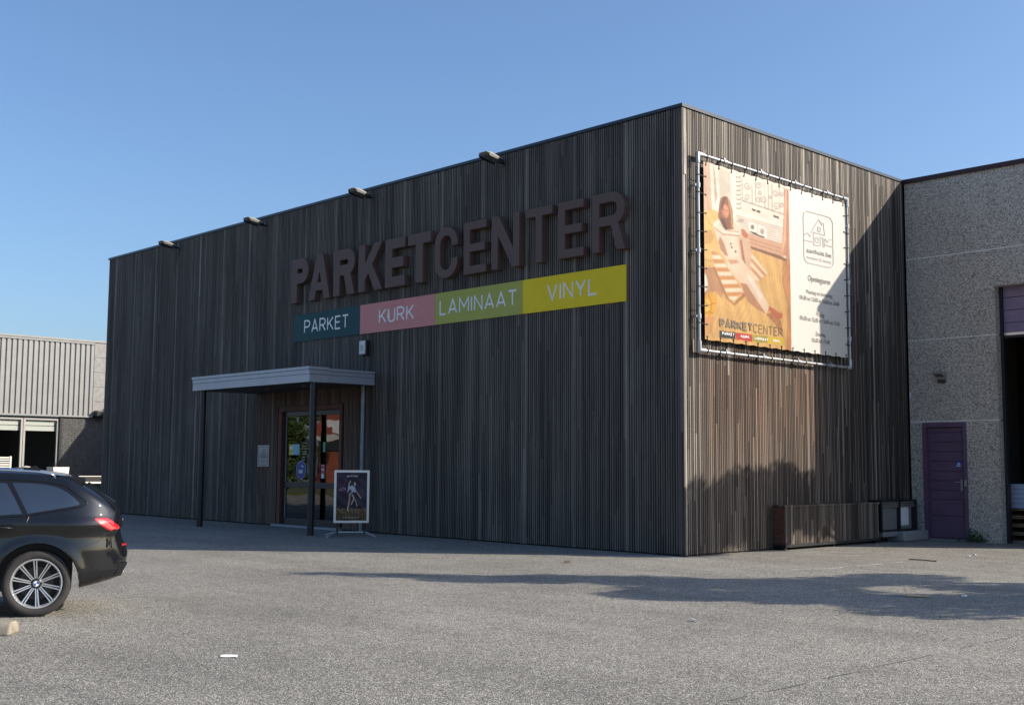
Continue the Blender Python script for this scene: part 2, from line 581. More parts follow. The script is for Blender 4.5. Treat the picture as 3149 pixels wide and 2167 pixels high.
# ------------------------------------------------------------------ ground
g = B(-400, 400, -400, 400, -0.5, 0.0).build('ground', 'asphalt')
struct(g)
verge = B(-80, -24, -21, -15.5, -0.02, 0.10).build('grass_verge', 'grass')
struct(verge)

H, L1, L2 = 7.31, 20.84, 7.32          # showroom: height, long front, side

# ------------------------------------------------------------------ showroom
show = thing('wood_clad_showroom', 'big dark building clad in vertical wooden slats with entrance and signs', 'building', (0, 0, 0))
DX0, DX1, DZ = -11.70, -9.22, 2.64      # entrance opening
core = MB()
core.box(-L1, DX0, 0.0, 0.25, 0, H - 0.05).box(DX1, 0, 0.0, 0.25, 0, H - 0.05).box(DX0, DX1, 0.0, 0.25, DZ, H - 0.05)
core.box(-0.25, 0.0, 0.25, L2, 0, H - 0.05).box(-L1, -L1 + 0.25, 0.25, L2, 0, H - 0.05).box(-L1, 0, L2, L2 + 0.2, 0, H - 0.05)
core.build('wall_backing', 'membrane', show)
B(-L1 + 0.02, -0.02, 0.02, L2, H - 0.12, H - 0.06).build('roof_deck', 'membrane', show)
cap = MB()
cap.box(-L1 - 0.06, 0.06, -0.06, 0.12, H - 0.03, H + 0.025).box(-0.12, 0.06, 0.12, L2 - 0.01, H - 0.03, H + 0.025)
cap.build('roof_trim', 'trim', show)

SW, SD = 0.033, 0.036
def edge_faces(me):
    # outer face weathered pale; edges coloured near-black to paint in the gaps' shade
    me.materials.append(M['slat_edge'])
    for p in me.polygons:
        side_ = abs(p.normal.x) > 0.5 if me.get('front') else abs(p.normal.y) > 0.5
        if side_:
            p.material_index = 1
slat_long = B(-SW / 2, SW / 2, -SD, 0, 0.03, H - 0.035).mesh('slat')
slat_strip = B(-0.027, 0.027, -SD - 0.004, 0, 0.03, H - 0.035).mesh('slat')
side_long = B(0, SD, -SW / 2, SW / 2, 0.03, H - 0.035).mesh('slat')
side_strip = B(0, SD + 0.004, -0.027, 0.027, 0.03, H - 0.035).mesh('slat')
slat_long['front'] = slat_strip['front'] = 1
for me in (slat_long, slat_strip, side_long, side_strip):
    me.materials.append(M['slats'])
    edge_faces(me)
def slat(me, loc):
    o = bpy.data.objects.new('slat', me)
    COL.objects.link(o)
    o.parent = show
    o.location = loc
nF, nS = int(L1 / PITCH_S), int(L2 / PITCH_S)
rest = MB()
for k in range(nF):
    x = -0.075 - k * PITCH_S
    idx = math.floor((x - SD / 2 + 0.02) / PITCH_S)
    strip = (idx + 2400) % 24 == 0
    if k < 150:
        slat(slat_strip if strip else slat_long, (x, random.uniform(-0.0025, 0.0), random.uniform(-0.012, 0.0)))
    else:
        hw = 0.027 if strip else SW / 2
        z0 = DZ + 0.09 if DX0 - 0.05 < x < DX1 + 0.05 else 0.03
        rest.box(x - hw, x + hw, -SD - (0.004 if strip else random.uniform(0, 0.003)), 0.0, z0, H - 0.035)
ro = rest.build('slats', 'slats', show)
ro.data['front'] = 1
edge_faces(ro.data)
ro['kind'] = 'stuff'
for k in range(nS - 1):
    y = 0.075 + k * PITCH_S
    idx = math.floor((y + SD / 2 + 0.02) / PITCH_S)
    slat(side_strip if (idx + 2400) % 24 == 0 else side_long, (random.uniform(0, 0.0025), y, random.uniform(-0.012, 0.0)))
# corner boards, with the loose cover piece near the top
M['corner'] = mat_wood('bleached_corner_board', (0.16, 0.145, 0.12), (0.40, 0.37, 0.32), (2, 2, 0.3))
B(-0.050, 0.040, -0.041, -0.004, 0.02, H - 0.04).build('corner_board', 'slats', show)
B(0.002, 0.040, -0.003, 0.030, 0.02, H - 0.04).build('corner_board', 'corner', show)
B(0.0405, 0.052, -0.02, 0.045, H - 1.15, H - 0.05).build('corner_patch', 'corner', show)
B(-L1 - 0.03, -L1 - 0.001, -0.03, 0.25, 0.02, H - 0.04).build('corner_board', 'slats', show)

# entrance doors -------------------------------------------------
fr = MB()
fr.box(DX0, DX0 + 0.13, -0.050, 0.12, 0.0, DZ + 0.08).box(DX1 - 0.09, DX1, -0.050, 0.12, 0.0, DZ + 0.08).box(DX0 + 0.13, DX1 - 0.09, -0.050, 0.12, DZ - 0.03, DZ + 0.08)
fr.build('door_lining', 'frame_brown', show)
B(DX0 - 0.05, DX1 + 0.05, -0.16, 0.0 - 0.002, 0.004, 0.05).build('door_sill', 'sill', show)
XA, XM, XB = DX0 + 0.13, -10.42, DX1 - 0.09
def leaf(x0, x1, tag_):
    d = B(x0, x0 + 0.085, 0.02, 0.08, 0.05, DZ - 0.03).box(x1 - 0.085, x1, 0.02, 0.08, 0.05, DZ - 0.03) \
        .box(x0 + 0.085, x1 - 0.085, 0.02, 0.08, DZ - 0.14, DZ - 0.03).box(x0 + 0.085, x1 - 0.085, 0.02, 0.08, 0.05, 0.19) \
        .box(x0 + 0.085, x1 - 0.085, 0.02, 0.08, 0.88, 1.01).build('door', 'frame_dark', show)
    bevel(d, 0.006)
    B(x0 + 0.085, x1 - 0.085, 0.045, 0.055, 1.01, DZ - 0.14).build('pane', 'glass', d)
    B(x0 + 0.085, x1 - 0.085, 0.045, 0.055, 0.19, 0.88).build('pane', 'glass', d)
    MB().box(x0 + 0.085, x0 + 0.098, 0.03, 0.044, 0.19, 0.88).box(x0 + 0.085, x0 + 0.098, 0.03, 0.044, 1.01, DZ - 0.14).build('glazing_bead', 'winframe', d)
    return d
dl = leaf(XA, XM - 0.004, 'l')
dr = leaf(XM + 0.004, XB, 'r')
hx = XM - 0.05
MB().tube([(hx, 0.02, 1.22), (hx, -0.05, 1.22), (hx, -0.05, 1.62), (hx, 0.02, 1.62)], 0.012).build('handle', 'alu', dl, smooth=True)
MB().lathe([(0.0, -0.012), (0.024, -0.012), (0.028, 0.0)], (XM + 0.05, 0.02, 1.52), 'Y', 20).build('lock_rosette', 'alu', dr)
# stickers on the glass
ZS = 0.0425
B(-11.37, -11.20, ZS, 0.0445, 1.62, 1.86).build('sticker_panel', plain('yellow_sticker', (0.62, 0.52, 0.08), 0.5), dl)
B(-11.20, -10.95, ZS, 0.0445, 1.62, 1.86).build('sticker_panel', plain('light_blue_sticker', (0.22, 0.48, 0.62), 0.5), dl)
B(-11.34, -11.215, 0.0405, ZS - 0.0003, 1.745, 1.81).build('sticker_label', 'paper', dl)
tl = MB()
for z, w in ((1.88, 0.20), (1.80, 0.10), (1.75, 0.22), (1.68, 0.12), (1.63, 0.13), (1.56, 0.12), (1.50, 0.12)):
    tl.box(-10.83, -10.83 + w, ZS, 0.0443, z, z + 0.016)
tl.build('window_lettering', plain('faded_white_vinyl', (0.36, 0.37, 0.36), 0.6), dl)
B(-11.08, -11.00, ZS, 0.0445, 2.36, 2.48).build('sticker_panel', plain('faded_grey_sticker', (0.30, 0.32, 0.31), 0.6), dl)
def disc_mesh(cx, cz, rx, rz, y0, y1, n=28):
    return MB().prism([(rx * math.cos(2 * math.pi * i / n), rz * math.sin(2 * math.pi * i / n)) for i in range(n)], (1, 0, 0), (0, 0, 1), (0, 1, 0), (cx, y0, cz), y1 - y0)
disc_mesh(-10.87, 1.28, 0.20, 0.205, ZS, 0.0445).build('round_sticker', plain('pale_blue_ring', (0.16, 0.22, 0.46), 0.5), dl)
disc_mesh(-10.87, 1.28, 0.18, 0.185, 0.0405, ZS - 0.0003).build('round_sticker', plain('deep_blue_disc', (0.035, 0.060, 0.26), 0.5), dl)
sp_ = MB()
for z, w, x in ((1.35, 0.10, -10.87), (1.25, 0.16, -10.96), (1.21, 0.15, -10.95)):
    sp_.box(x, x + w, 0.0385, 0.0402, z, z + 0.03)
sp_.build('sticker_label', 'offwhite', dl)
B(-10.03, -9.94, ZS, 0.0445, 1.68, 1.90).build('sticker_panel', plain('green_sticker', (0.05, 0.30, 0.20), 0.5), dr)
B(-10.08, -9.96, ZS, 0.0445, 1.10, 1.40).build('sticker_panel', 'offwhite', dr)
MB().box(-10.07, -9.97, 0.0405, ZS - 0.0003, 1.31, 1.39).box(-10.07, -9.97, 0.0405, ZS - 0.0003, 1.20, 1.28).build('sticker_label', plain('red_sticker', (0.45, 0.02, 0.06), 0.5), dr)
# shop room behind the doors
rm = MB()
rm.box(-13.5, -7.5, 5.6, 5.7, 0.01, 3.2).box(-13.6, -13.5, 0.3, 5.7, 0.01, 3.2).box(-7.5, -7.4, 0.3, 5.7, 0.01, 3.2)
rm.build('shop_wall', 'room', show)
B(-13.5, -7.5, 0.26, 5.6, 0.006, 0.02).build('shop_floor', mat_wood('parquet', (0.10, 0.06, 0.035), (0.20, 0.13, 0.08), (1, 8, 1)), show)
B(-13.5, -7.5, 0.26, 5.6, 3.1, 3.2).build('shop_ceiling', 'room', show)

# ------------------------------------------------------------------ bicycle standing inside the door
bk = thing('bicycle', 'bicycle standing just behind the glass entrance door', 'bicycle', (-10.62, 0.62, 0.02))
for wx in (0.0, 0.98):
    t_ = MB().tube([(wx + 0.33 * math.cos(2 * math.pi * i / 28), 0, 0.34 + 0.33 * math.sin(2 * math.pi * i / 28)) for i in range(28)], 0.018, 6, (0, 1, 0), closed=True)
    w_ = t_.build('wheel', 'rubber', bk, world=False, smooth=True)
    s_ = MB()
    for i in range(12):
        a = 2 * math.pi * i / 12
        s_.tube([(wx, 0, 0.34), (wx + 0.32 * math.cos(a), 0, 0.34 + 0.32 * math.sin(a))], 0.002, 4)
    s_.build('spokes', 'alu', w_, world=False)
mb = MB()
for pa, pb in (((0, 0, 0.34), (0.42, 0, 0.36)), ((0.42, 0, 0.36), (0.30, 0, 0.86)), ((0.30, 0, 0.80), (0.82, 0, 0.82)), ((0.42, 0, 0.36), (0.84, 0, 0.74)), ((0.98, 0, 0.34), (0.80, 0, 0.92)), ((0, 0, 0.34), (0.32, 0, 0.74))):
    mb.tube([pa, pb], 0.017, 8)
mb.build('frame', plain('blue_bike_paint', (0.03, 0.14, 0.55), 0.3), bk, world=False, smooth=True)
MB().tube([(0.80, -0.24, 0.98), (0.78, -0.1, 1.0), (0.78, 0.1, 1.0), (0.80, 0.24, 0.98)], 0.014, 8).build('handlebar', 'chrome', bk, world=False, smooth=True)
MB().prism([(0, -0.07), (0.10, -0.07), (0.26, -0.02), (0.26, 0.02), (0.10, 0.07), (0, 0.07)], (1, 0, 0), (0, 1, 0), (0, 0, 1), (0.16, 0, 0.86), 0.05).build('saddle', 'black', bk, world=False)

# ------------------------------------------------------------------ entrance canopy
CX0, CX1, CY = -12.72, -8.05, -1.70
cn = thing('entrance_canopy', 'flat grey entrance canopy on two dark posts over the glass doors', 'canopy', (-10.4, -0.85, 0))
CZ0, CZ1 = 3.055, 3.365
f = MB()
f.box(CX0, CX1, CY, CY + 0.02, CZ0, CZ0 + 0.155).box(CX1 - 0.02, CX1, CY + 0.02, CY + 0.45, CZ0, CZ0 + 0.155).box(CX1 - 0.05, CX1 - 0.03, CY + 0.45, -0.044, CZ0 + 0.01, CZ0 + 0.155).box(CX0, CX0 + 0.02, CY + 0.02, -0.044, CZ0, CZ0 + 0.155)
f.build('fascia_board', 'fascia', cn)
f = MB()
f.box(CX0 - 0.005, CX1 + 0.005, CY - 0.005, CY + 0.02, CZ0 + 0.163, CZ0 + 0.245).box(CX1 - 0.02, CX1 + 0.005, CY + 0.02, CY + 0.455, CZ0 + 0.163, CZ0 + 0.245).box(CX1 - 0.05, CX1 - 0.026, CY + 0.455, -0.044, CZ0 + 0.163, CZ0 + 0.235).box(CX0 - 0.005, CX0 + 0.02, CY + 0.02, -0.044, CZ0 + 0.163, CZ0 + 0.245)
f.build('fascia_board', 'fascia', cn)
f = MB()
f.box(CX0 - 0.02, CX1 + 0.02, CY - 0.02, CY + 0.46, CZ0 + 0.253, CZ1).box(CX0 - 0.02, CX1 - 0.012, CY + 0.46, -0.044, CZ0 + 0.243, CZ1 - 0.015)
f.build('edge_trim', 'fascia', cn)
B(CX0 + 0.02, CX1 - 0.06, CY + 0.02, -0.045, CZ0 + 0.015, CZ0 + 0.03).build('soffit', 'soffit', cn)
B(CX0 + 0.03, CX1 - 0.06, CY + 0.03, -0.045, CZ0 + 0.03, CZ0 + 0.24).build('canopy_core', 'membrane', cn)
for x, py in ((-12.38, CY + 0.09), (-8.13, CY + 0.16)):
    MB().tube([(x, py, 0.0), (x, py, CZ0 + 0.016)], 0.068, 20).build('post', 'post', cn, auto=40)
for x, y in ((-11.1, -0.75), (-9.5, -0.85)):
    MB().lathe([(0.0, -0.004), (0.05, -0.004), (0.055, 0.004)], (x, y, CZ0 + 0.012), 'Z', 20).build('downlight', 'alu', cn)
dp = thing('drainpipe', 'slim grey drainpipe running down the slats from the canopy corner', 'drainpipe', (-8.42, -0.07, 0))
MB().tube([(-8.42, -0.08, 0.01), (-8.42, -0.08, CZ0 + 0.02)], 0.042, 16).build('pipe', 'pipe_grey', dp, auto=40)
for z in (0.9, 1.75, 2.72):
    MB().tube([(-8.42, -0.08, z), (-8.42, -0.08, z + 0.07)], 0.048, 16).build('pipe_clip', 'pipe_grey', dp, auto=40)

# ------------------------------------------------------------------ letter sign
def big_glyph(ch, w, h, s):
    if ch in 'PR':
        r_ = h * 0.285
        x = w - r_
        y = h - r_
        hole = [(s, h - s), (x, h - s)] + arc(x, y, r_ - s, 90, -90, 12)[1:-1] + [(x, h - 2 * r_ + s), (s, h - 2 * r_ + s)]
        if ch == 'P':
            return [[(0, 0), (0, h)] + arc(x, y, r_, 90, -90, 18) + [(s, h - 2 * r_), (s, 0)], hole]
        a = arc(x, y, r_, 90, -62, 16)
        return [[(0, 0), (0, h)] + a + [(w, 0), (w - 1.12 * s, 0), (w - 1.12 * s - 0.17 * w, h - 2 * r_), (s, h - 2 * r_), (s, 0)], hole]
    if ch == 'A':
        ss = s * 0.98
        mm = (w / 2 - 0.52 * s) / h
        c0, c1 = 0.20 * h, 0.20 * h + 0.78 * s
        ap = (w / 2 - ss) / mm
        return [[(0, 0), (w / 2 - 0.52 * s, h), (w / 2 + 0.52 * s, h), (w, 0), (w - ss, 0), (w - ss - mm * c0, c0), (ss + mm * c0, c0), (ss, 0)],
                [(ss + mm * c1, c1), (w - ss - mm * c1, c1), (w / 2, ap)]]
    if ch == 'K':
        return [[(0, 0), (0, h), (s, h), (s, 0.60 * h), (w - 1.2 * s, h), (w - 0.02, h), (0.58 * w, 0.55 * h), (w, 0), (w - 1.16 * s, 0), (0.42 * w, 0.38 * h), (s, 0.24 * h), (s, 0)]]
    if ch == 'E':
        a, b2 = 0.5 * h - 0.46 * s, 0.5 * h + 0.46 * s
        return [[(0, 0), (0, h), (w, h), (w, h - s * 0.92), (s, h - s * 0.92), (s, b2), (w * 0.93, b2), (w * 0.93, a), (s, a), (s, s * 0.92), (w, s * 0.92), (w, 0)]]
    if ch == 'T':
        return [[(w / 2 - s / 2, 0), (w / 2 - s / 2, h - s * 0.95), (0, h - s * 0.95), (0, h), (w, h), (w, h - s * 0.95), (w / 2 + s / 2, h - s * 0.95), (w / 2 + s / 2, 0)]]
    if ch == 'N':
        return [[(0, 0), (0, h), (1.12 * s, h), (w - s, 0.36 * h), (w - s, h), (w, h), (w, 0), (w - 1.12 * s, 0), (s, 0.64 * h), (s, 0)]]
    if ch == 'C':
        q = w / 2
        o_ = [(w, 0.62 * h)] + arc(q, h - q, q, 0, 180, 20) + arc(q, q, q, 180, 360, 20) + [(w, 0.38 * h), (w - s, 0.38 * h)]
        i_ = arc(q, q, q - s, 360, 180, 16) + arc(q, h - q, q - s, 180, 0, 16) + [(w - s, 0.62 * h)]
        return [o_ + i_]

def glyph_solid(polys, org, depth, name, mat, parent):
    cu = bpy.data.curves.new(name, 'CURVE')
    cu.dimensions = '2D'
    cu.fill_mode = 'BOTH'
    cu.extrude = depth / 2
    cu.bevel_depth = 0.006
    cu.offset = -0.006
    for pl in polys:
        sp = cu.splines.new('POLY')
        sp.points.add(len(pl) - 1)
        for p_, (a, b2) in zip(sp.points, pl):
            p_.co = (a, b2, 0, 1)
        sp.use_cyclic_u = True
    tmp = bpy.data.objects.new('tmp_curve', cu)
    COL.objects.link(tmp)
    dg = bpy.context.evaluated_depsgraph_get()
    me0 = bpy.data.meshes.new_from_object(tmp.evaluated_get(dg))
    mb = MB()
    mb.add([(org[0] + v.co.x, org[1] - v.co.z, org[2] + v.co.y) for v in me0.vertices], [tuple(p.vertices) for p in me0.polygons])
    bpy.data.objects.remove(tmp)
    bpy.data.curves.remove(cu)
    bpy.data.meshes.remove(me0)
    return mb.build(name, mat, parent)

ls = thing('letter_sign', 'large dark brown raised letters spelling PARKETCENTER on the front', 'sign', (-6.1, -0.1, 5.05))
LZ, LH, LD = 5.055, 1.01, 0.14
for ch, x0, x1, bold in (('P', -11.10, -10.42, 1), ('A', -10.40, -9.57, 1), ('R', -9.45, -8.67, 1), ('K', -8.54, -7.70, 1), ('E', -7.61, -6.95, 1), ('T', -6.86, -6.14, 1),
                         ('C', -6.02, -5.33, 0), ('E', -5.14, -4.51, 0), ('N', -4.355, -3.61, 0), ('T', -3.45, -2.77, 0), ('E', -2.625, -2.01, 0), ('R', -1.815, -1.07, 0)):
    lt = glyph_solid(big_glyph(ch, x1 - x0, LH, 0.235 if bold else 0.168), (x0, -0.112, LZ), LD, 'letter', 'letter', ls)

# ------------------------------------------------------------------ colour panels with lettering
_P = [(0, 0), (0, 1), (0.30, 1)] + arc(0.30, 0.735, 0.265, 90, -90, 10)[1:] + [(0, 0.47)]
GL = {'P': (0.57, [_P]), 'A': (0.62, [[(0, 0), (0.31, 1), (0.62, 0)], [(0.10, 0.28), (0.52, 0.28)]]),
      'R': (0.58, [_P, [(0.27, 0.47), (0.58, 0)]]), 'K': (0.58, [[(0, 0), (0, 1)], [(0.56, 1), (0.0, 0.38)], [(0.19, 0.58), (0.58, 0)]]),
      'E': (0.50, [[(0.50, 1), (0, 1), (0, 0), (0.50, 0)], [(0, 0.53), (0.44, 0.53)]]), 'T': (0.56, [[(0, 1), (0.56, 1)], [(0.28, 1), (0.28, 0)]]),
      'U': (0.54, [[(0, 1), (0, 0.27)] + arc(0.27, 0.27, 0.27, 180, 360, 12) + [(0.54, 1)]]), 'L': (0.46, [[(0, 1), (0, 0), (0.46, 0)]]),
      'M': (0.68, [[(0, 0), (0, 1), (0.34, 0.35), (0.68, 1), (0.68, 0)]]), 'I': (0.0, [[(0, 0), (0, 1)]]), 'N': (0.55, [[(0, 0), (0, 1), (0.55, 0), (0.55, 1)]]),
      'V': (0.58, [[(0, 1), (0.29, 0), (0.58, 1)]]), 'Y': (0.56, [[(0, 1), (0.28, 0.45), (0.56, 1)], [(0.28, 0.45), (0.28, 0)]]),
      'C': (0.54, [arc(0.27, 0.73, 0.27, 10, 180, 12) + arc(0.27, 0.27, 0.27, 180, 350, 12)])}
def stroke_word(txt, x0, x1, z0, h, st, org, U, V, N, mat, parent, gap=0.24, name='lettering'):
    """upper-case lettering of even stroke between x0 and x1 along U; one mesh for each letter"""
    tot = sum(GL[c][0] for c in txt) + gap * (len(txt) - 1)
    sx = (x1 - x0 - 2 * st) / tot
    U, V, N, O = Vector(U), Vector(V), Vector(N), Vector(org)
    x = x0 + st
    for c in txt:
        w, pls = GL[c]
        mb = MB()
        for i, pl in enumerate(pls):
            mb.tube([O + U * (x + a * sx) + V * (z0 + st + b2 * (h - 2 * st)) + N * (0.002 + 0.0006 * i) for a, b2 in pl], st, 6, tuple(N), 0.04)
        mb.build(name, mat, parent)
        x += (w + gap) * sx
PN = [('PARKET', -11.128, -8.613, 'teal', 'teal sign panel with white word PARKET, leftmost of four', -10.72, -9.02),
      ('KURK', -8.609, -6.125, 'pink', 'dusty pink sign panel with white word KURK, second from left', -7.95, -6.78),
      ('LAMINAAT', -6.121, -3.642, 'green', 'olive green sign panel with white word LAMINAAT', -5.99, -3.78),
      ('VINYL', -3.638, -1.152, 'yellow', 'mustard yellow sign panel with white word VINYL, rightmost of four', -3.01, -1.80)]
for txt, x0, x1, mt_, lab, a, b2 in PN:
    t = thing('sign_panel', lab, 'sign', ((x0 + x1) / 2, -0.045, 4.18), 0, 'coloured word panels under the big letters')
    B(x0, x1, -0.062, -0.042, 4.180, 4.805).build('panel', mt_, t)
    stroke_word(txt, a, b2, 4.350, 0.31, 0.021, (0, -0.062, 0), (1, 0, 0), (0, 0, 1), (0, -1, 0), 'white', t)

# ------------------------------------------------------------------ small things on the front
al = thing('alarm_box', 'small white alarm siren box on the slats above the canopy end', 'alarm box', (-8.38, -0.04, 3.70))
bevel(B(-8.50, -8.28, -0.13, -0.042, 3.71, 4.03).build('housing', 'black', al), 0.012)
bevel(B(-8.505, -8.30, -0.155, -0.131, 3.735, 4.02).build('cover', 'offwhite', al), 0.012)
B(-8.45, -8.36, -0.159, -0.1555, 3.80, 3.93).build('label_plate', 'steel', al)
pq = thing('wall_plaque', 'square grey metal plaque with house emblem on brown slats beside the door', 'plaque', (-12.3, -0.04, 1.35))
B(-12.55, -12.06, -0.052, -0.042, 1.35, 1.845).build('plate', 'steel', pq)
LOGO = {'frame':[[672,841],[679,865],[698,881],[852,882],[881,878],[899,852],[899,591],[887,567],[864,557],[704,557],[682,567],[673,593],[672,841]],'l1':[[728,751],[790,849],[817,814]],'l2':[[810,818],[815,832],[829,831],[829,799],[836,757],[747,758],[747,680],[799,681],[799,737],[820,736],[820,681],[831,681],[831,734]],'l3':[[781,799],[801,798],[801,773],[781,773],[781,799]],'l4':[[760,728],[783,728],[783,702],[760,701],[760,728]],'l5':[[679,728],[693,742],[711,740],[722,725],[731,733]],'l6':[[838,735],[854,716],[871,736],[889,740]],'l7':[[673,694],[747,697]],'l8':[[831,696],[899,696]]}
def logo(parent, fx, st, N, mat, name='emblem_line'):
    i = 0
    for k, pl in LOGO.items():
        MB().tube([fx(a / 1000, b2 / 1000) for a, b2 in pl], st, 6, N, 0.04).build(name, mat, parent)
logo(pq, lambda a, b2: (-12.55 + 0.49 * (0.10 + 0.8 * (a - 0.672) / 0.227), -0.0545, 1.35 + 0.49 * (0.06 + 0.88 * (b2 - 0.557) / 0.325)), 0.006, (0, -1, 0), 'black')
text_mesh('aanhuis.be', 0.032, 0.30, (-12.455, -0.0538, 1.475), (1, 0, 0), (0, 0, 1), (0, -1, 0), 'black', 'lettering', pq)
text_mesh('wonen & leven', 0.024, 0.30, (-12.455, -0.0538, 1.42), (1, 0, 0), (0, 0, 1), (0, -1, 0), 'black', 'lettering', pq)

# floodlights along the roof edge
def floodlight(x, lab):
    t = thing('floodlight', lab, 'floodlight', (x, -0.03, 7.10), 0, 'floodlights along the front roof edge')
    zf = 7.10
    bd = MB().prism([(-0.56, 0.120), (-0.50, 0.075), (-0.16, 0.012), (-0.12, 0.02), (-0.14, 0.05), (-0.30, 0.100), (-0.42, 0.130)], (0, 1, 0), (0, 0, 1), (1, 0, 0), (x - 0.12, -0.03, zf), 0.24)
    bevel(bd.build('lamp_housing', plain('pale_floodlight_paint', (0.19, 0.19, 0.165), 0.4), t), 0.02)
    MB().prism([(-0.505, 0.068), (-0.16, 0.004), (-0.16, -0.002), (-0.505, 0.062)], (0, 1, 0), (0, 0, 1), (1, 0, 0), (x - 0.10, -0.03, zf), 0.20).build('lamp_glass', 'lampglass', t)
    MB().prism([(-0.52, 0.10), (-0.50, 0.04), (-0.12, -0.02), (-0.12, 0.015)], (0, 1, 0), (0, 0, 1), (1, 0, 0), (x - 0.145, -0.03, zf), 0.02).prism([(-0.52, 0.10), (-0.50, 0.04), (-0.12, -0.02), (-0.12, 0.015)], (0, 1, 0), (0, 0, 1), (1, 0, 0), (x + 0.125, -0.03, zf), 0.02).build('side_guard', 'black', t)
    MB().tube([(x, -0.03, 7.10), (x, -0.19, 7.10)], 0.022, 8).box(x - 0.06, x + 0.06, -0.045, -0.03, 7.04, 7.17).build('bracket', 'black', t)
    return t
fl_ = floodlight(-16.75, 'floodlight at the far left end of the roof edge, with dangling cable')
MB().tube([(-16.70, -0.06, 7.08), (-16.76, -0.05, 6.92), (-16.80, -0.045, 6.78), (-16.74, -0.04, 6.66), (-16.66, -0.038, 6.60)], 0.009, 6).build('cable', 'black', fl_, smooth=True)
floodlight(-12.52, 'floodlight on the roof edge, second from the left')
floodlight(-8.32, 'floodlight on the roof edge above the letters E and T of PARKET')
floodlight(-4.20, 'rightmost floodlight on the roof edge, above the letters of CENTER')

# ------------------------------------------------------------------ printed pictures (drawn here, carried as mesh colours)
class Raster:
    def __init__(s, nu, nv):
        s.nu, s.nv = nu, nv
        u, v = np.meshgrid(np.linspace(0, 1, nu), np.linspace(0, 1, nv))
        s.U, s.V = u, v
        s.c = np.zeros((nv, nu, 3))
    def inside(s, pts):
        U, V = s.U, s.V
        r_ = np.zeros(U.shape, bool)
        n = len(pts)
        for i in range(n):
            (x0, y0), (x1, y1) = pts[i], pts[(i + 1) % n]
            if y0 == y1:
                continue
            cnd = ((y0 > V) != (y1 > V)) & (U < (x1 - x0) * (V - y0) / (y1 - y0) + x0)
            r_ ^= cnd
        return r_
    def poly(s, col, pts, grain=None, stripe=None):
        mk = s.inside(pts)
        col = np.array(col, float) / 255
        s.c[mk] = col
        if grain:
            gr = 1 + 0.03 * np.sin(s.U * 260 + 5 * np.sin(s.V * 19) + 3 * np.sin(s.U * 31 + s.V * 11)) + 0.03 * np.sin(s.U * 90 + s.V * 23)
            s.c[mk] = col * gr[mk][:, None]
        if stripe:
            k = stripe
            ph = (s.V + s.U * k[4]) / k[3]
            m2 = mk & ((ph % 1) < 0.5)
            s.c[m2] = np.array(k[:3]) / 255
    def line(s, col, w, pts, asp=1.0):
        col = np.array(col, float) / 255
        for (x0, y0), (x1, y1) in zip(pts[:-1], pts[1:]):
            ax, ay = (s.U - x0) * asp, s.V - y0
            bx, by = (x1 - x0) * asp, y1 - y0
            L = bx * bx + by * by + 1e-12
            t = np.clip((ax * bx + ay * by) / L, 0, 1)
            d = np.hypot(ax - t * bx, ay - t * by)
            a = np.clip((w - d) / (w * 0.6) , 0, 1)[..., None]
            s.c = s.c * (1 - a) + col * a
    def soften(s, passes, rows):
        for _ in range(passes):
            c = s.c
            p = np.pad(c, ((1, 1), (1, 1), (0, 0)), mode='edge')
            q = (p[:-2, 1:-1] + p[2:, 1:-1] + p[1:-1, :-2] + p[1:-1, 2:] + 2 * c) / 6
            s.c = np.where(rows[..., None], q, c)
    def mottle(s, rows, amp, seed):
        rg_ = np.random.RandomState(seed)
        tot = np.zeros(s.U.shape)
        for k, a in ((9, 1.0), (23, 0.8), (61, 0.6)):
            gx = rg_.rand(k + 1, k + 1)
            x, y = s.U * (k - 0.001), s.V * (k - 0.001)
            i, j = x.astype(int), y.astype(int)
            fx_, fy_ = x - i, y - j
            tot += a * ((gx[j, i] * (1 - fx_) + gx[j, i + 1] * fx_) * (1 - fy_) + (gx[j + 1, i] * (1 - fx_) + gx[j + 1, i + 1] * fx_) * fy_ - 0.5)
        s.c = np.where(rows[..., None], np.clip(s.c * (1 + amp * tot)[..., None], 0, 1), s.c)
    def mesh(s, name, fx):
        P_ = [fx(a, b2) for a, b2 in zip(s.U.ravel(), s.V.ravel())]
        nu, nv = s.nu, s.nv
        F_ = [(j * nu + i, j * nu + i + 1, (j + 1) * nu + i + 1, (j + 1) * nu + i) for j in range(nv - 1) for i in range(nu - 1)]
        me = bpy.data.meshes.new(name)
        me.from_pydata(P_, [], F_)
        at = me.color_attributes.new('print', 'FLOAT_COLOR', 'POINT')
        lin = np.where(s.c <= 0.04045, s.c / 12.92, ((np.clip(s.c, 0, 1) + 0.055) / 1.055) ** 2.4)
        rgba = np.concatenate([lin.reshape(-1, 3), np.ones((nu * nv, 1))], 1).astype(np.float32)
        at.data.foreach_set('color', rgba.ravel())
        me.shade_smooth()
        return me

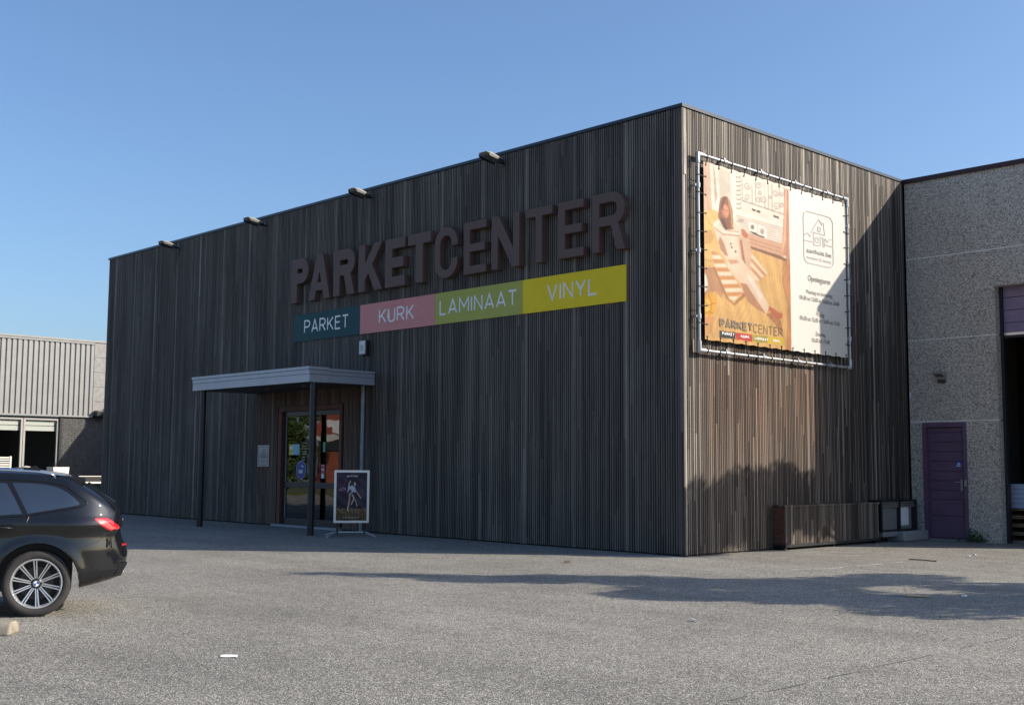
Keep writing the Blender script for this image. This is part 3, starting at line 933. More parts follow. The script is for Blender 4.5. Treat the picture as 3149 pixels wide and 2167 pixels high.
# ------------------------------------------------------------------ banner in its tube frame on the right-hand side
BX, BY0, BY1, BZ0, BZ1 = 0.135, 0.40, 4.83, 3.475, 6.43
def bpt(a, b2, off=0.0):
    sag = 0.035 * math.exp(-((b2 - 0.0) * 14) ** 2) * 0 + 0.012 * math.sin(a * 9 + 1.0) * (1 - abs(2 * b2 - 1)) * 0.3
    # hem pulled into shallow scallops between the ties
    e = 0.014 * (abs(math.sin(a * math.pi * 13)) - 0.6) * max(0, 1 - min(b2, 1 - b2) * 22)
    zz = BZ0 + (BZ1 - BZ0) * b2 + (e if b2 > 0.5 else -e)
    return (BX + sag + off, BY0 + (BY1 - BY0) * a, zz)
ART = [["p",[236,196,132],[[-6,444],[312,597],[575,584],[577,-11],[-5,-5]],{"g":1}],["p",[214,158,108],[[514,537],[575,557],[577,-11],[532,-6],[547,273],[511,402]],{"g":1}],["p",[206,160,120],[[-5,394],[56,413],[128,298],[100,243],[64,280],[-4,228]],{"g":1}],["p",[222,176,118],[[-3,78],[73,138],[36,42],[-2,4]],{"g":1}],["p",[222,192,172],[[0,1000],[47,1001],[66,732],[-5,712]],{}],["l",[176,140,122],[[-3,906],[32,729]],{"w":3}],["l",[190,158,140],[[1,920],[44,908]],{"w":2}],["l",[190,158,140],[[1,857],[46,846]],{"w":2}],["p",[246,238,228],[[40,1002],[64,1002],[66,736],[49,737]],{}],["p",[206,186,172],[[58,1000],[67,1000],[84,817],[69,762]],{}],["p",[246,238,230],[[64,1001],[571,987],[568,546],[282,635],[185,650],[95,802]],{}],["p",[232,224,212],[[94,992],[169,992],[176,821],[124,833],[95,802]],{}],["l",[196,188,174],[[102,983],[106,830]],{"w":3}],["l",[196,188,174],[[115,983],[119,838]],{"w":3}],["l",[196,188,174],[[128,983],[132,845]],{"w":3}],["l",[196,188,174],[[142,983],[146,852]],{"w":3}],["l",[196,188,174],[[155,983],[159,860]],{"w":3}],["p",[250,244,238],[[171,992],[202,991],[204,723],[185,684],[176,795]],{}],["l",[120,106,98],[[204,964],[230,967],[235,980]],{"w":4}],["l",[120,106,98],[[204,938],[230,941],[235,954]],{"w":4}],["l",[120,106,98],[[205,912],[230,915],[235,928]],{"w":4}],["l",[120,106,98],[[205,886],[230,889],[235,902]],{"w":4}],["l",[120,106,98],[[205,860],[231,863],[235,876]],{"w":4}],["l",[120,106,98],[[205,834],[231,836],[236,850]],{"w":4}],["l",[120,106,98],[[205,808],[231,810],[236,824]],{"w":4}],["l",[120,106,98],[[206,782],[231,784],[236,798]],{"w":4}],["l",[122,116,112],[[244,988],[246,833]],{"w":3}],["l",[122,116,112],[[310,989],[311,831]],{"w":3}],["l",[122,116,112],[[335,989],[336,830]],{"w":3}],["l",[122,116,112],[[397,990],[398,829]],{"w":3}],["l",[122,116,112],[[422,990],[423,828]],{"w":3}],["l",[122,116,112],[[448,990],[449,827]],{"w":3}],["l",[122,116,112],[[502,991],[503,826]],{"w":3}],["l",[122,116,112],[[536,991],[537,825]],{"w":3}],["l",[122,116,112],[[246,836],[539,820]],{"w":4}],["l",[128,120,116],[[306,938],[301,926],[290,916],[278,912],[268,914],[262,921],[262,930],[267,938],[275,944],[283,945],[289,942],[291,937],[290,931],[286,927],[281,925],[277,926]],{"w":3}],["l",[128,120,116],[[254,857],[259,850],[269,847],[279,850],[287,857],[291,865],[290,872],[285,877],[277,877],[271,874],[266,869],[265,864],[267,860],[271,858],[275,859],[278,862]],{"w":3}],["l",[128,120,116],[[383,957],[378,966],[368,970],[357,968],[347,962],[342,953],[342,944],[346,939],[354,937],[362,940],[367,945],[369,951],[368,956],[364,958],[360,957],[356,955]],{"w":3}],["l",[128,120,116],[[361,864],[364,877],[374,887],[386,892],[398,892],[405,886],[406,877],[402,868],[395,862],[386,860],[380,862],[377,867],[377,872],[381,877],[385,879],[389,879]],{"w":3}],["l",[128,120,116],[[379,876],[375,865],[366,857],[356,854],[346,856],[341,861],[341,869],[346,876],[353,881],[360,882],[365,879],[367,875],[366,870],[362,867],[358,865],[355,866]],{"w":3}],["l",[128,120,116],[[500,944],[496,932],[485,923],[473,919],[463,921],[457,928],[457,936],[462,944],[470,949],[478,950],[484,948],[486,943],[485,938],[481,934],[476,932],[473,932]],{"w":3}],["l",[128,120,116],[[466,838],[481,841],[493,849],[499,860],[499,871],[492,877],[482,879],[472,876],[465,869],[463,861],[465,855],[470,852],[476,852],[481,856],[484,860],[484,863]],{"w":3}],["l",[128,120,116],[[375,903],[366,899],[359,900],[354,904],[353,910],[356,916],[361,921],[367,922],[372,921],[374,917],[374,913],[371,909],[368,907],[364,907],[362,909],[362,911]],{"w":3}],["l",[128,120,116],[[448,909],[445,902],[439,897],[432,895],[426,896],[423,900],[423,905],[426,909],[430,912],[435,913],[438,911],[440,909],[439,906],[436,903],[434,902],[432,903]],{"w":3}],["l",[128,120,116],[[529,934],[520,930],[512,931],[507,935],[506,941],[509,948],[515,952],[521,954],[526,952],[528,949],[528,944],[525,941],[521,939],[518,939],[516,940],[515,942]],{"w":3}],["l",[128,120,116],[[537,875],[533,883],[525,886],[516,885],[509,880],[504,873],[504,866],[508,862],[514,861],[520,863],[524,867],[526,871],[525,875],[522,876],[519,876],[516,874]],{"w":3}],["p",[250,246,240],[[194,777],[542,759],[542,740],[194,738]],{}],["p",[92,84,78],[[309,805],[335,804],[335,791],[309,793]],{}],["p",[92,84,78],[[341,803],[366,803],[366,790],[341,791]],{}],["p",[92,84,78],[[459,800],[495,798],[495,786],[459,787]],{}],["l",[198,186,178],[[202,740],[352,737],[534,734]],{"w":4}],["l",[198,186,178],[[208,728],[352,724],[534,720]],{"w":4}],["l",[198,186,178],[[214,716],[352,710],[534,706]],{"w":4}],["l",[198,186,178],[[220,705],[352,697],[534,693]],{"w":4}],["l",[198,186,178],[[226,693],[352,684],[535,679]],{"w":4}],["l",[198,186,178],[[232,681],[352,671],[535,666]],{"w":4}],["l",[198,186,178],[[238,669],[352,657],[535,652]],{"w":4}],["l",[198,186,178],[[244,658],[352,644],[535,639]],{"w":4}],["l",[198,186,178],[[250,646],[352,631],[535,625]],{"w":4}],["p",[206,192,184],[[200,700],[231,727],[261,726],[243,707]],{}],["p",[226,184,158],[[280,650],[519,637],[535,563],[498,561],[297,578]],{}],["l",[180,132,104],[[284,622],[514,607]],{"w":3}],["l",[180,132,104],[[288,601],[517,584]],{"w":3}],["p",[150,108,84],[[292,579],[498,563],[562,545],[562,534],[297,566]],{}],["p",[214,164,136],[[539,983],[569,983],[568,546],[553,513],[542,569],[506,578],[521,682]],{}],["p",[236,196,170],[[547,981],[556,982],[542,668],[517,580],[510,583],[527,683]],{}],["l",[170,118,92],[[560,972],[553,634],[545,551]],{"w":3}],["p",[252,250,246],[[283,721],[340,720],[344,663],[289,666]],{}],["p",[246,242,238],[[348,720],[409,704],[405,646],[352,661]],{}],["p",[150,140,134],[[323,697],[323,693],[321,689],[319,685],[315,682],[311,681],[308,681],[304,682],[302,685],[300,688],[299,692],[300,697],[302,701],[304,705],[308,708],[311,709],[315,709],[318,708],[321,705],[323,702]],{}],["p",[190,176,166],[[392,687],[391,681],[389,676],[386,671],[382,668],[378,666],[373,666],[369,668],[366,671],[364,676],[363,681],[364,686],[366,692],[369,696],[373,700],[377,701],[382,701],[386,700],[389,697],[391,692]],{}],["p",[96,80,70],[[291,666],[337,665],[352,656],[389,656],[393,646],[352,649],[312,656]],{}],["p",[238,204,134],[[-1,716],[60,740],[87,732],[97,666],[115,517],[63,424],[-4,409]],{}],["p",[222,180,112],[[-4,603],[41,621],[61,591],[41,545],[-3,528]],{}],["l",[200,152,92],[[3,706],[33,653],[61,642]],{"w":4}],["l",[205,160,98],[[40,730],[61,693],[82,680]],{"w":4}],["l",[206,158,100],[[0,445],[38,442],[63,465]],{"w":4}],["p",[250,232,212],[[270,580],[312,536],[411,439],[336,374],[293,428]],{"s":[226,172,124,0.052,0.8]}],["p",[246,228,212],[[93,698],[61,671],[53,649],[86,562],[98,509],[132,473],[223,485],[242,584],[284,635],[262,666],[232,681],[185,695],[163,706]],{}],["p",[204,158,128],[[97,598],[126,553],[148,489],[127,493],[100,518],[88,562]],{}],["p",[232,200,178],[[213,612],[284,635],[304,547],[295,435],[255,465],[225,511]],{}],["p",[188,136,106],[[225,599],[238,605],[263,466],[241,481]],{}],["p",[244,222,202],[[127,476],[223,506],[298,429],[418,249],[396,197],[335,216],[272,253],[226,348],[146,423]],{}],["p",[204,154,120],[[226,352],[264,353],[355,245],[396,198],[335,216],[272,253]],{}],["p",[250,238,226],[[263,423],[313,383],[375,292],[354,280],[293,358]],{}],["p",[216,174,146],[[146,471],[204,481],[223,468],[165,449]],{}],["p",[104,78,60],[[171,567],[171,565],[170,564],[169,562],[168,561],[166,560],[165,560],[164,561],[162,562],[162,564],[162,566],[162,567],[162,569],[163,571],[165,572],[166,572],[168,572],[169,572],[170,571],[171,569]],{}],["p",[104,78,60],[[176,549],[176,547],[175,545],[174,543],[173,542],[171,542],[170,542],[169,542],[167,543],[167,545],[166,547],[167,549],[167,550],[168,552],[170,553],[171,554],[173,554],[174,553],[175,552],[176,550]],{}],["p",[104,78,60],[[202,528],[201,526],[201,525],[200,523],[198,522],[197,521],[195,521],[194,522],[193,523],[192,525],[192,527],[192,528],[193,530],[194,532],[195,533],[197,534],[198,533],[200,533],[201,532],[201,530]],{}],["p",[250,236,222],[[57,665],[97,679],[125,647],[232,658],[244,634],[154,603],[97,615],[61,633]],{}],["l",[186,136,106],[[61,638],[116,611],[232,625]],{"w":5}],["l",[196,148,118],[[97,666],[135,640],[222,647]],{"w":4}],["p",[206,132,98],[[234,665],[254,671],[282,643],[276,620],[254,621],[238,633]],{}],["p",[158,104,68],[[124,831],[145,834],[164,818],[180,761],[185,657],[162,649],[135,640],[108,669],[87,702],[96,785],[107,817]],{}],["p",[226,162,124],[[156,754],[156,742],[155,731],[151,721],[145,713],[139,709],[132,709],[125,713],[119,720],[115,729],[112,741],[112,753],[114,765],[117,775],[123,782],[129,786],[136,786],[143,783],[149,776],[154,766]],{}],["p",[204,140,106],[[113,772],[124,781],[129,724],[119,722]],{}],["p",[112,66,44],[[128,830],[139,831],[124,783],[111,746],[105,770]],{}],["p",[206,156,106],[[149,828],[164,815],[178,752],[183,663],[170,656],[167,732],[155,790]],{}],["p",[104,60,42],[[102,701],[125,698],[146,651],[135,640],[112,664]],{}],["l",[110,70,56],[[117,752],[126,756]],{"w":4}],["l",[110,70,56],[[140,752],[149,753]],{"w":4}],["l",[178,92,80],[[125,718],[138,721]],{"w":4}],["p",[190,140,98],[[63,414],[148,248],[184,228],[249,301],[264,284],[186,213],[133,248],[52,404]],{}],["p",[250,234,214],[[36,512],[94,491],[141,428],[244,306],[182,238],[143,261],[65,414]],{"s":[224,166,112,0.047,-0.18]}],["p",[196,142,92],[[396,195],[437,213],[500,168],[513,73],[489,96],[453,149]],{"g":1}],["p",[206,122,88],[[418,247],[457,233],[512,216],[508,187],[483,173],[460,184],[437,204],[414,223]],{}],["p",[236,170,134],[[437,243],[499,221],[510,214],[478,218]],{}],["p",[252,250,246],[[-5,377],[11,351],[19,315],[16,281],[-4,253]],{}],["p",[240,188,72],[[70,201],[66,179],[58,159],[48,143],[35,132],[22,129],[10,131],[0,141],[-7,156],[-11,175],[-11,197],[-7,219],[1,239],[11,255],[24,266],[37,270],[49,267],[59,258],[67,243],[70,223]],{}],["p",[248,210,110],[[31,191],[31,181],[28,171],[24,163],[19,158],[13,155],[8,156],[2,160],[-2,167],[-4,176],[-5,186],[-5,196],[-2,206],[2,214],[7,219],[13,222],[18,221],[24,217],[28,210],[30,201]],{}],["l",[196,136,42],[[21,256],[44,210],[31,141]],{"w":5}],["l",[196,136,42],[[-2,211],[21,190],[65,213]],{"w":5}],["l",[200,140,46],[[0,145],[26,157],[54,152]],{"w":5}],["p",[228,172,120],[[-3,120],[54,136],[45,101],[-3,78]],{}],["p",[52,58,60],[[88,59],[189,61],[190,22],[88,21]],{}],["p",[214,66,52],[[192,61],[298,63],[299,23],[193,22]],{}],["p",[190,178,78],[[301,63],[405,64],[405,24],[302,23]],{}],["p",[234,206,60],[[407,64],[517,66],[517,25],[407,24]],{}]]
rs = Raster(380, 380)
rs.c[:] = np.array([251, 248, 238]) / 255
for kind, col, pts, ex in ART:
    pts = [(a / 1000, b2 / 1000) for a, b2 in pts]
    if kind == 'p':
        rs.poly(col, pts, ex.get('g'), ex.get('s'))
    else:
        rs.line(col, ex['w'] / 1450, pts, 1.4)
pic = rs.U <= 0.570
rs.soften(2, pic)
rs.c = np.where(pic[..., None], np.clip(rs.c, 0, 1) ** 1.2, rs.c)
rs.mottle(pic, 0.08, 4)
warm = (0.93 + 0.09 * np.clip(rs.V * 1.1, 0, 1))[..., None] * np.array([1.0, 0.975, 0.93])
rs.c = np.where(pic[..., None], rs.c * warm, rs.c)
rs.c[rs.U > 0.570] = np.array([251, 248, 238]) / 255
bn = thing('advertising_banner', 'large printed banner with woman on parquet floor and opening hours', 'banner', (BX, 2.6, BZ0))
me = rs.mesh('banner_sheet', lambda a, b2: (bpt(a, b2)[0] - BX, bpt(a, b2)[1] - 2.6, bpt(a, b2)[2] - BZ0))
me.materials.append(mat_print('banner_print', 0.53))
o = bpy.data.objects.new('banner_sheet', me)
COL.objects.link(o)
o.parent = bn
YU, ZU, XN = (0, 1, 0), (0, 0, 1), (1, 0, 0)
M['logo_grey'] = plain('printed_grey', (0.36, 0.33, 0.32), 0.6, 0, 0.05)
M['ink'] = plain('printed_black', (0.09, 0.085, 0.085), 0.6, 0, 0.05)
M['ink_brown'] = plain('printed_brown', (0.12, 0.08, 0.045), 0.6, 0, 0.05)
logo(bn, lambda a, b2: (BX + 0.008, BY0 + (BY1 - BY0) * a, BZ0 + (BZ1 - BZ0) * b2), 0.012, XN, 'logo_grey')
def btext(txt, ua, ub, v0, hv, mat, bold=0.0):
    text_mesh(txt, hv * (BZ1 - BZ0), (ub - ua) * (BY1 - BY0), (BX + 0.008, BY0 + (BY1 - BY0) * ua, BZ0 + (BZ1 - BZ0) * v0), YU, ZU, XN, mat, 'lettering', bn, bold)
btext('aanhuis.be', 0.691, 0.882, 0.622, 0.030, 'ink')
btext('wonen & leven', 0.691, 0.880, 0.583, 0.022, 'logo_grey')
btext('Openingsuren', 0.698, 0.871, 0.446, 0.037, 'ink')
btext('Maandag tot donderdag:', 0.685, 0.887, 0.366, 0.024, 'ink')
btext('09u30 tot 12u00 en 13u30 tot 18u00', 0.634, 0.939, 0.322, 0.026, 'ink')
btext('Vrijdag:', 0.757, 0.820, 0.236, 0.024, 'ink')
btext('09u30 tot 12u30 en 13u00 tot 17u00', 0.634, 0.939, 0.196, 0.026, 'ink')
btext('Zaterdag:', 0.750, 0.826, 0.112, 0.024, 'ink')
btext('10u00 tot 17u00', 0.722, 0.858, 0.070, 0.026, 'ink')
def bword(txt, ua, ub, v0, hv, st, mat, gap=0.24):
    stroke_word(txt, BY0 + (BY1 - BY0) * ua, BY0 + (BY1 - BY0) * ub, BZ0 + (BZ1 - BZ0) * v0, hv * (BZ1 - BZ0), st, (BX + 0.006, 0, 0), YU, ZU, XN, mat, bn, gap)
bword('PARKET', 0.088, 0.302, 0.076, 0.054, 0.023, 'ink_brown', 0.30)
bword('CENTER', 0.308, 0.509, 0.076, 0.052, 0.0075, 'ink_brown')
for w_, a, b2 in (('PARKET', 0.103, 0.180), ('KURK', 0.222, 0.278), ('LAMINAAT', 0.314, 0.405), ('VINYL', 0.438, 0.488)):
    bword(w_, a, b2, 0.036 if w_ != 'PARKET' else 0.038, 0.017, 0.0055, 'white', 0.34)

fm = thing('banner_frame', 'galvanised tube frame bolted to the slats around the banner', 'frame', (0.13, 2.57, 3.29))
FY0, FY1, FZ0, FZ1, FX = 0.24, 4.905, 3.29, 6.525, 0.14
for pa, pb in (((FX, FY0, FZ0), (FX, FY1, FZ0)), ((FX, FY0, FZ1), (FX, FY1, FZ1)), ((FX, FY0, FZ0), (FX, FY0, FZ1)), ((FX, FY1, FZ0), (FX, FY1, FZ1))):
    MB().tube([pa, pb], 0.025, 16).build('tube', 'galv', fm, auto=40)
for y, z, sy, sz in ((FY0, FZ0, 1, 1), (FY0, FZ1, 1, -1), (FY1, FZ0, -1, 1), (FY1, FZ1, -1, -1)):
    MB().tube([(FX, y + sy * 0.15, z), (FX, y, z), (FX, y, z + sz * 0.15)], 0.038, 16, (1, 0, 0)).build('elbow_joint', 'galv', fm, auto=40)
for i in range(3):
    z = FZ0 + 0.55 + i * 1.08
    for y in (FY0, FY1):
        MB().tube([(0.037, y - 0.05, z), (FX, y - 0.05, z), ], 0.02, 8).tube([(FX, y, z - 0.04), (FX, y, z + 0.04)], 0.038, 14).build('wall_clamp', 'galv', fm, auto=40)
for i in range(4):
    y = FY0 + 0.75 + i * 1.08
    for z in (FZ0, FZ1):
        MB().tube([(0.03, y, z + 0.05), (FX, y, z + 0.05)], 0.02, 8).tube([(FX, y - 0.045, z), (FX, y + 0.045, z)], 0.038, 14).build('wall_clamp', 'galv', fm, auto=40)
def tie(p, q):
    """elastic loop around the tube at p, through the eyelet at q"""
    p, q = Vector(p), Vector(q)
    d = (q - p).normalized()
    ax = d.cross(Vector((1, 0, 0)))
    ring = [p + d * (0.032 * math.cos(2 * math.pi * i / 12)) + Vector((1, 0, 0)) * (0.032 * math.sin(2 * math.pi * i / 12)) for i in range(12)]
    mb = MB().tube(ring, 0.007, 5, tuple(ax), closed=True).tube([p + d * 0.03 + Vector((0.01, 0, 0)), q], 0.006, 5).tube([q - Vector((0.01, 0, 0)), q + Vector((0.008, 0, 0))], 0.014, 8)
    mb.build('tie', 'cordons', bn)
for i in range(13):
    y = BY0 + 0.06 + i * (BY1 - BY0 - 0.12) / 12
    tie((FX, y + random.uniform(-0.05, 0.05), FZ1), (BX + 0.004, y, BZ1 - 0.05))
    tie((FX, y + random.uniform(-0.05, 0.05), FZ0), (BX + 0.004, y, BZ0 + 0.05))
for i in range(9):
    z = BZ0 + 0.25 + i * (BZ1 - BZ0 - 0.5) / 8
    tie((FX, FY0, z + random.uniform(-0.03, 0.03)), (BX + 0.004, BY0 + 0.05, z))
    tie((FX, FY1, z + random.uniform(-0.03, 0.03)), (BX + 0.004, BY1 - 0.05, z))

# low metal cabinet at the foot of the side wall
cb = thing('vent_cabinet', 'low black metal cabinet with louvres and white sheet at the wall foot', 'cabinet', (0.15, 6.4, 0))
cf = MB()
for y in (5.66, 6.36, 7.02):
    cf.box(0.035, 0.30, y, y + 0.05, 0.20, 0.80)
cf.box(0.035, 0.30, 5.71, 7.02, 0.765, 0.80).box(0.035, 0.30, 5.71, 6.36, 0.20, 0.235).box(0.035, 0.30, 6.41, 7.02, 0.20, 0.235)
cf.build('cabinet_frame', 'black', cb)
B(0.04, 0.24, 5.71, 6.36, 0.235, 0.64).build('grey_panel', plain('cabinet_grey', (0.16, 0.16, 0.155), 0.6), cb)
B(0.04, 0.20, 6.41, 7.02, 0.235, 0.64).build('back_panel', 'steel', cb)
B(0.205, 0.225, 6.42, 6.86, 0.30, 0.655).build('white_sheet', 'white', cb)
for z in (0.655, 0.693, 0.731):
    MB().obox((0.27, 6.035, z + 0.012), (0, 1, 0), (0.8, 0, 0.6), (-0.6, 0, 0.8), 0.32, 0.022, 0.003).obox((0.27, 6.715, z + 0.012), (0, 1, 0), (0.8, 0, 0.6), (-0.6, 0, 0.8), 0.30, 0.022, 0.003).build('louvre', 'winframe', cb)
bevel(B(0.035, 0.42, 6.30, 7.30, 0.0, 0.195).build('stone_plinth', 'block', cb), 0.03)
B(0.035, 0.30, 5.70, 6.29, 0.11, 0.198).build('plinth_ledge', 'steel', cb)

# long low slatted bench box in front of the side wall
lb = thing('slatted_bench_box', 'long low brown slatted box along the side wall left of the cabinet', 'bench box', (0.16, 4.0, 0))
B(0.04, 0.26, 2.42, 5.60, 0.10, 0.735).build('box_core', 'frame_brown', lb)
B(0.04, 0.30, 2.40, 5.62, 0.735, 0.765).build('top_rail', 'slats', lb)
B(0.04, 0.295, 2.41, 5.61, 0.05, 0.099).build('bottom_rail', 'frame_dark', lb)
for k in range(63):
    y = 2.432 + k * 0.05
    B(0.2605, 0.285, y, y + 0.036, 0.10, 0.734).build('front_slat', 'slats', lb)
for y in (2.45, 4.0, 5.5):
    B(0.05, 0.25, y, y + 0.06, 0.0, 0.049).build('foot', 'black', lb)

# ------------------------------------------------------------------ concrete hall on the right
EX = 4.10
hall = thing('concrete_hall', 'grey pebble-faced concrete hall with purple doors beside the showroom', 'building', (2.0, L2, 0))
OX0, OX1, OZ = 1.88, 3.72, 4.93     # big door opening
PX0, PX1, PZ = 0.33, 1.24, 2.32     # small door opening
J = [0.0, 2.345, 3.99, 5.66, 7.24]
T0, T1 = L2 + 0.0, L2 + 0.20
def hpan(x0, x1, z0, z1, ):
    o = B(x0, x1, T0, T1, z0, z1).build('concrete_panel', 'aggregate', hall)
    return o
gp = 0.010
hpan(0.07, PX0, 0.0, J[1] - gp); hpan(PX1, OX0, 0.0, J[1] - gp); hpan(PX0, PX1, PZ, J[1] - gp); hpan(OX1, EX, 0.0, J[1] - gp)
hpan(0.07, OX0, J[1] + gp, J[2] - gp); hpan(OX1, EX, J[1] + gp, J[2] - gp)
hpan(0.07, OX0, J[2] + gp, J[3] - gp); hpan(OX1, EX, J[2] + gp, J[3] - gp); hpan(OX0, OX1, OZ, J[3] - gp)
hpan(0.07, EX, J[3] + gp, J[4])
jb = MB()
jb.box(0.07, OX0 - 0.001, T0 + 0.002, T0 + 0.1, J[1] - gp, J[1] + gp).box(0.07, OX0 - 0.001, T0 + 0.002, T0 + 0.1, J[2] - gp, J[2] + gp).box(0.07, EX, T0 + 0.002, T0 + 0.1, J[3] - gp, J[3] + gp)
jb.build('panel_joint', 'joint', hall)
B(-0.03, EX + 0.04, T0 - 0.05, T0 + 0.3, 7.24, 7.33).build('roof_cap', 'cap', hall)
hw = MB()
hw.box(EX - 0.2, EX, T1, 19, 0, 7.24).box(-8.0, EX, 18.8, 19, 0, 7.24).box(-8.0, -7.8, T1 + 0.2, 18.8, 0, 7.24).box(-8.0, EX - 0.2, T1, 18.8, 7.0, 7.24)
hw.build('hall_wall', 'room2', hall)
B(-7.8, EX - 0.2, T1 + 0.2, 18.8, 0.004, 0.02).build('hall_floor', 'block', hall)
B(0.05, 0.3, T1 + 0.22, 12.0, 0.02, 6.9).build('partition_wall', 'room2', hall)
# sectional overhead door, half raised
sec = thing('overhead_door', 'purple sectional overhead door, half raised over a dark hall', 'garage door', ((OX0 + OX1) / 2, L2 + 0.3, 3.9))
zb = 3.985
zs = [zb + 0.05, zb + 0.245, zb + 0.49, zb + 0.735, zb + 0.98]
for i in range(4):
    d = B(OX0 + 0.06, OX1 + 0.1, T1 + 0.05, T1 + 0.09, zs[i] + 0.006, zs[i + 1] - 0.006).build('door_section', 'purple_light', sec)
    B(OX0 + 0.06, OX1 + 0.1, T1 + 0.044, T1 + 0.0495, zs[i] + 0.105, zs[i] + 0.135).build('raised_rib', 'purple_light', d)
B(OX0 + 0.06, OX1 + 0.1, T1 + 0.045, T1 + 0.09, zb, zb + 0.05).build('bottom_rail', 'alu', sec)
B(OX0 + 0.06, OX1 + 0.1, T1 + 0.05, T1 + 0.085, zb - 0.05, zb - 0.001).build('rubber_seal', 'rubber', sec)
MB().box(OX0 - 0.04, OX0 + 0.055, T1 + 0.001, T1 + 0.12, 0.0, OZ + 0.25).build('guide_track', 'frame_dark', sec)
# personnel door
pdr = thing('steel_door', 'purple steel door with ribbed leaf and lever handle in the concrete wall', 'door', ((PX0 + PX1) / 2, L2, 0))
MB().box(PX0, PX0 + 0.075, T0 - 0.015, T0 + 0.16, 0.0, PZ).box(PX1 - 0.075, PX1, T0 - 0.015, T0 + 0.16, 0.0, PZ).box(PX0 + 0.075, PX1 - 0.075, T0 - 0.015, T0 + 0.16, PZ - 0.085, PZ).build('door_frame', 'purple', pdr)
lf = B(PX0 + 0.08, PX1 - 0.08, T0 + 0.065, T0 + 0.10, 0.03, PZ - 0.09).build('door_leaf', 'purple', pdr)
zz = [0.05, 0.48, 0.80, 0.98, 1.17, 1.36, 1.55, 1.74, 1.93, 2.12, 2.22]
for a, b2 in zip(zz[:-1], zz[1:]):
    bevel(B(PX0 + 0.115, PX1 - 0.115, T0 + 0.048, T0 + 0.0645, a + 0.008, b2 - 0.008).build('ribbed_board', 'purple', lf), 0.007)
MB().box(PX1 - 0.165, PX1 - 0.125, T0 + 0.036, T0 + 0.0475, 0.98, 1.20).tube([(PX1 - 0.145, T0 + 0.036, 1.15), (PX1 - 0.145, T0 + 0.0, 1.15), (PX1 - 0.26, T0 + 0.0, 1.15)], 0.010, 8).build('door_handle', 'alu', lf)
B(PX1 - 0.062, PX1 - 0.022, T0 - 0.021, T0 - 0.0155, 1.07, 1.19).build('lock_plate', 'alu', pdr)
B(PX1 - 0.25, PX1 - 0.145, T0 + 0.0445, T0 + 0.0475, 1.44, 1.56).build('sticker', 'blue', lf)
MB().prism([(0.01, 0.05), (0.05, 0.09), (0.09, 0.06), (0.07, 0.05), (0.05, 0.06)], (1, 0, 0), (0, 0, 1), (0, -1, 0), (PX1 - 0.25, T0 + 0.0443, 1.44), 0.002).box(PX1 - 0.24, PX1 - 0.155, T0 + 0.042, T0 + 0.0443, 1.455, 1.475).build('sticker_print', 'white', lf)
B(PX0 + 0.08, PX1 - 0.08, T0 + 0.0, T0 + 0.2, 0.002, 0.028).build('threshold', 'block', pdr)
# wall lamp
wl_ = thing('wall_lamp', 'wedge-shaped grey lamp on the concrete wall above the purple door', 'wall lamp', (0.77, L2, 3.2))
MB().prism([(0, 0.0), (-0.05, 0.0), (-0.07, 0.06), (-0.23, 0.10), (-0.24, 0.13), (-0.06, 0.15), (0, 0.14)], (0, 1, 0), (0, 0, 1), (1, 0, 0), (0.68, L2, 3.17), 0.20).build('lamp_housing', plain('grey_green_lamp', (0.30, 0.31, 0.28), 0.45, 0.2), wl_)
B(0.71, 0.85, L2 - 0.06, L2 - 0.002, 3.10, 3.168).build('junction_box', 'soffit', wl_)
MB().prism([(-0.075, 0.055), (-0.225, 0.095), (-0.225, 0.090), (-0.075, 0.050)], (0, 1, 0), (0, 0, 1), (1, 0, 0), (0.70, L2, 3.17), 0.16).build('lamp_glass', 'lampglass', wl_)
cl = thing('cable_clip', 'tiny white cable clip on the concrete wall near the slats', 'cable clip', (0.10, L2, 2.85))
MB().box(0.085, 0.105, L2 - 0.03, L2 - 0.001, 2.85, 2.95).build('clip_body', 'white', cl)
MB().tube([(0.095, L2 - 0.02, 2.86), (0.10, L2 - 0.02, 2.80)], 0.006, 6).build('cable_end', 'white', cl)

# pallets and cartons inside the open hall door
def pallet(z, i, x, y):
    t = thing('wooden_pallet', 'stacked wooden pallet under blue cartons, ' + ('lowest', 'second from floor', 'third from floor', 'topmost')[i] + ' of four', 'pallet', (x, y, z), 0, 'pallets stacked inside the hall door')
    for k in range(5):
        B(-0.6, 0.6, -0.4 + k * 0.175, -0.30 + k * 0.175, 0.122, 0.142).build('deck_board', 'pallet', t, world=False)
    for k in (-0.4, -0.05, 0.30):
        B(-0.6, 0.6, k, k + 0.10, 0.0, 0.02).build('bottom_board', 'pallet', t, world=False)
        for q in (-0.6, -0.07, 0.46):
            B(q, q + 0.14, k, k + 0.10, 0.021, 0.10).build('block', 'pallet', t, world=False)
    for q in (-0.6, -0.07, 0.46):
        B(q, q + 0.14, -0.4, 0.40, 0.101, 0.121).build('stringer_board', 'pallet', t, world=False)
for i in range(4):
    pallet(0.022 + i * 0.158, i, 2.19 + random.uniform(-0.02, 0.02), 8.25 + random.uniform(-0.02, 0.02))
for i, nm in enumerate(('lowest', 'second lowest', 'middle', 'second highest', 'topmost')):
    z = 0.656 + i * 0.094
    t = thing('flat_carton', 'pale blue flat carton on the pallets, ' + nm + ' of five', 'carton', (2.2, 8.23, z), 0, 'cartons on the pallet stack')
    j = random.uniform(-0.015, 0.015)
    bevel(B(-0.60 + j, 0.60 + j, -0.37, 0.36, 0.0, 0.09).build('carton_body', 'boxblue', t, world=False), 0.006)
    B(0.02 + j, 0.20 + j, -0.3715, -0.3702, 0.03, 0.055).build('printed_mark', plain('carton_mark', (0.12, 0.15, 0.28), 0.6), t, world=False)
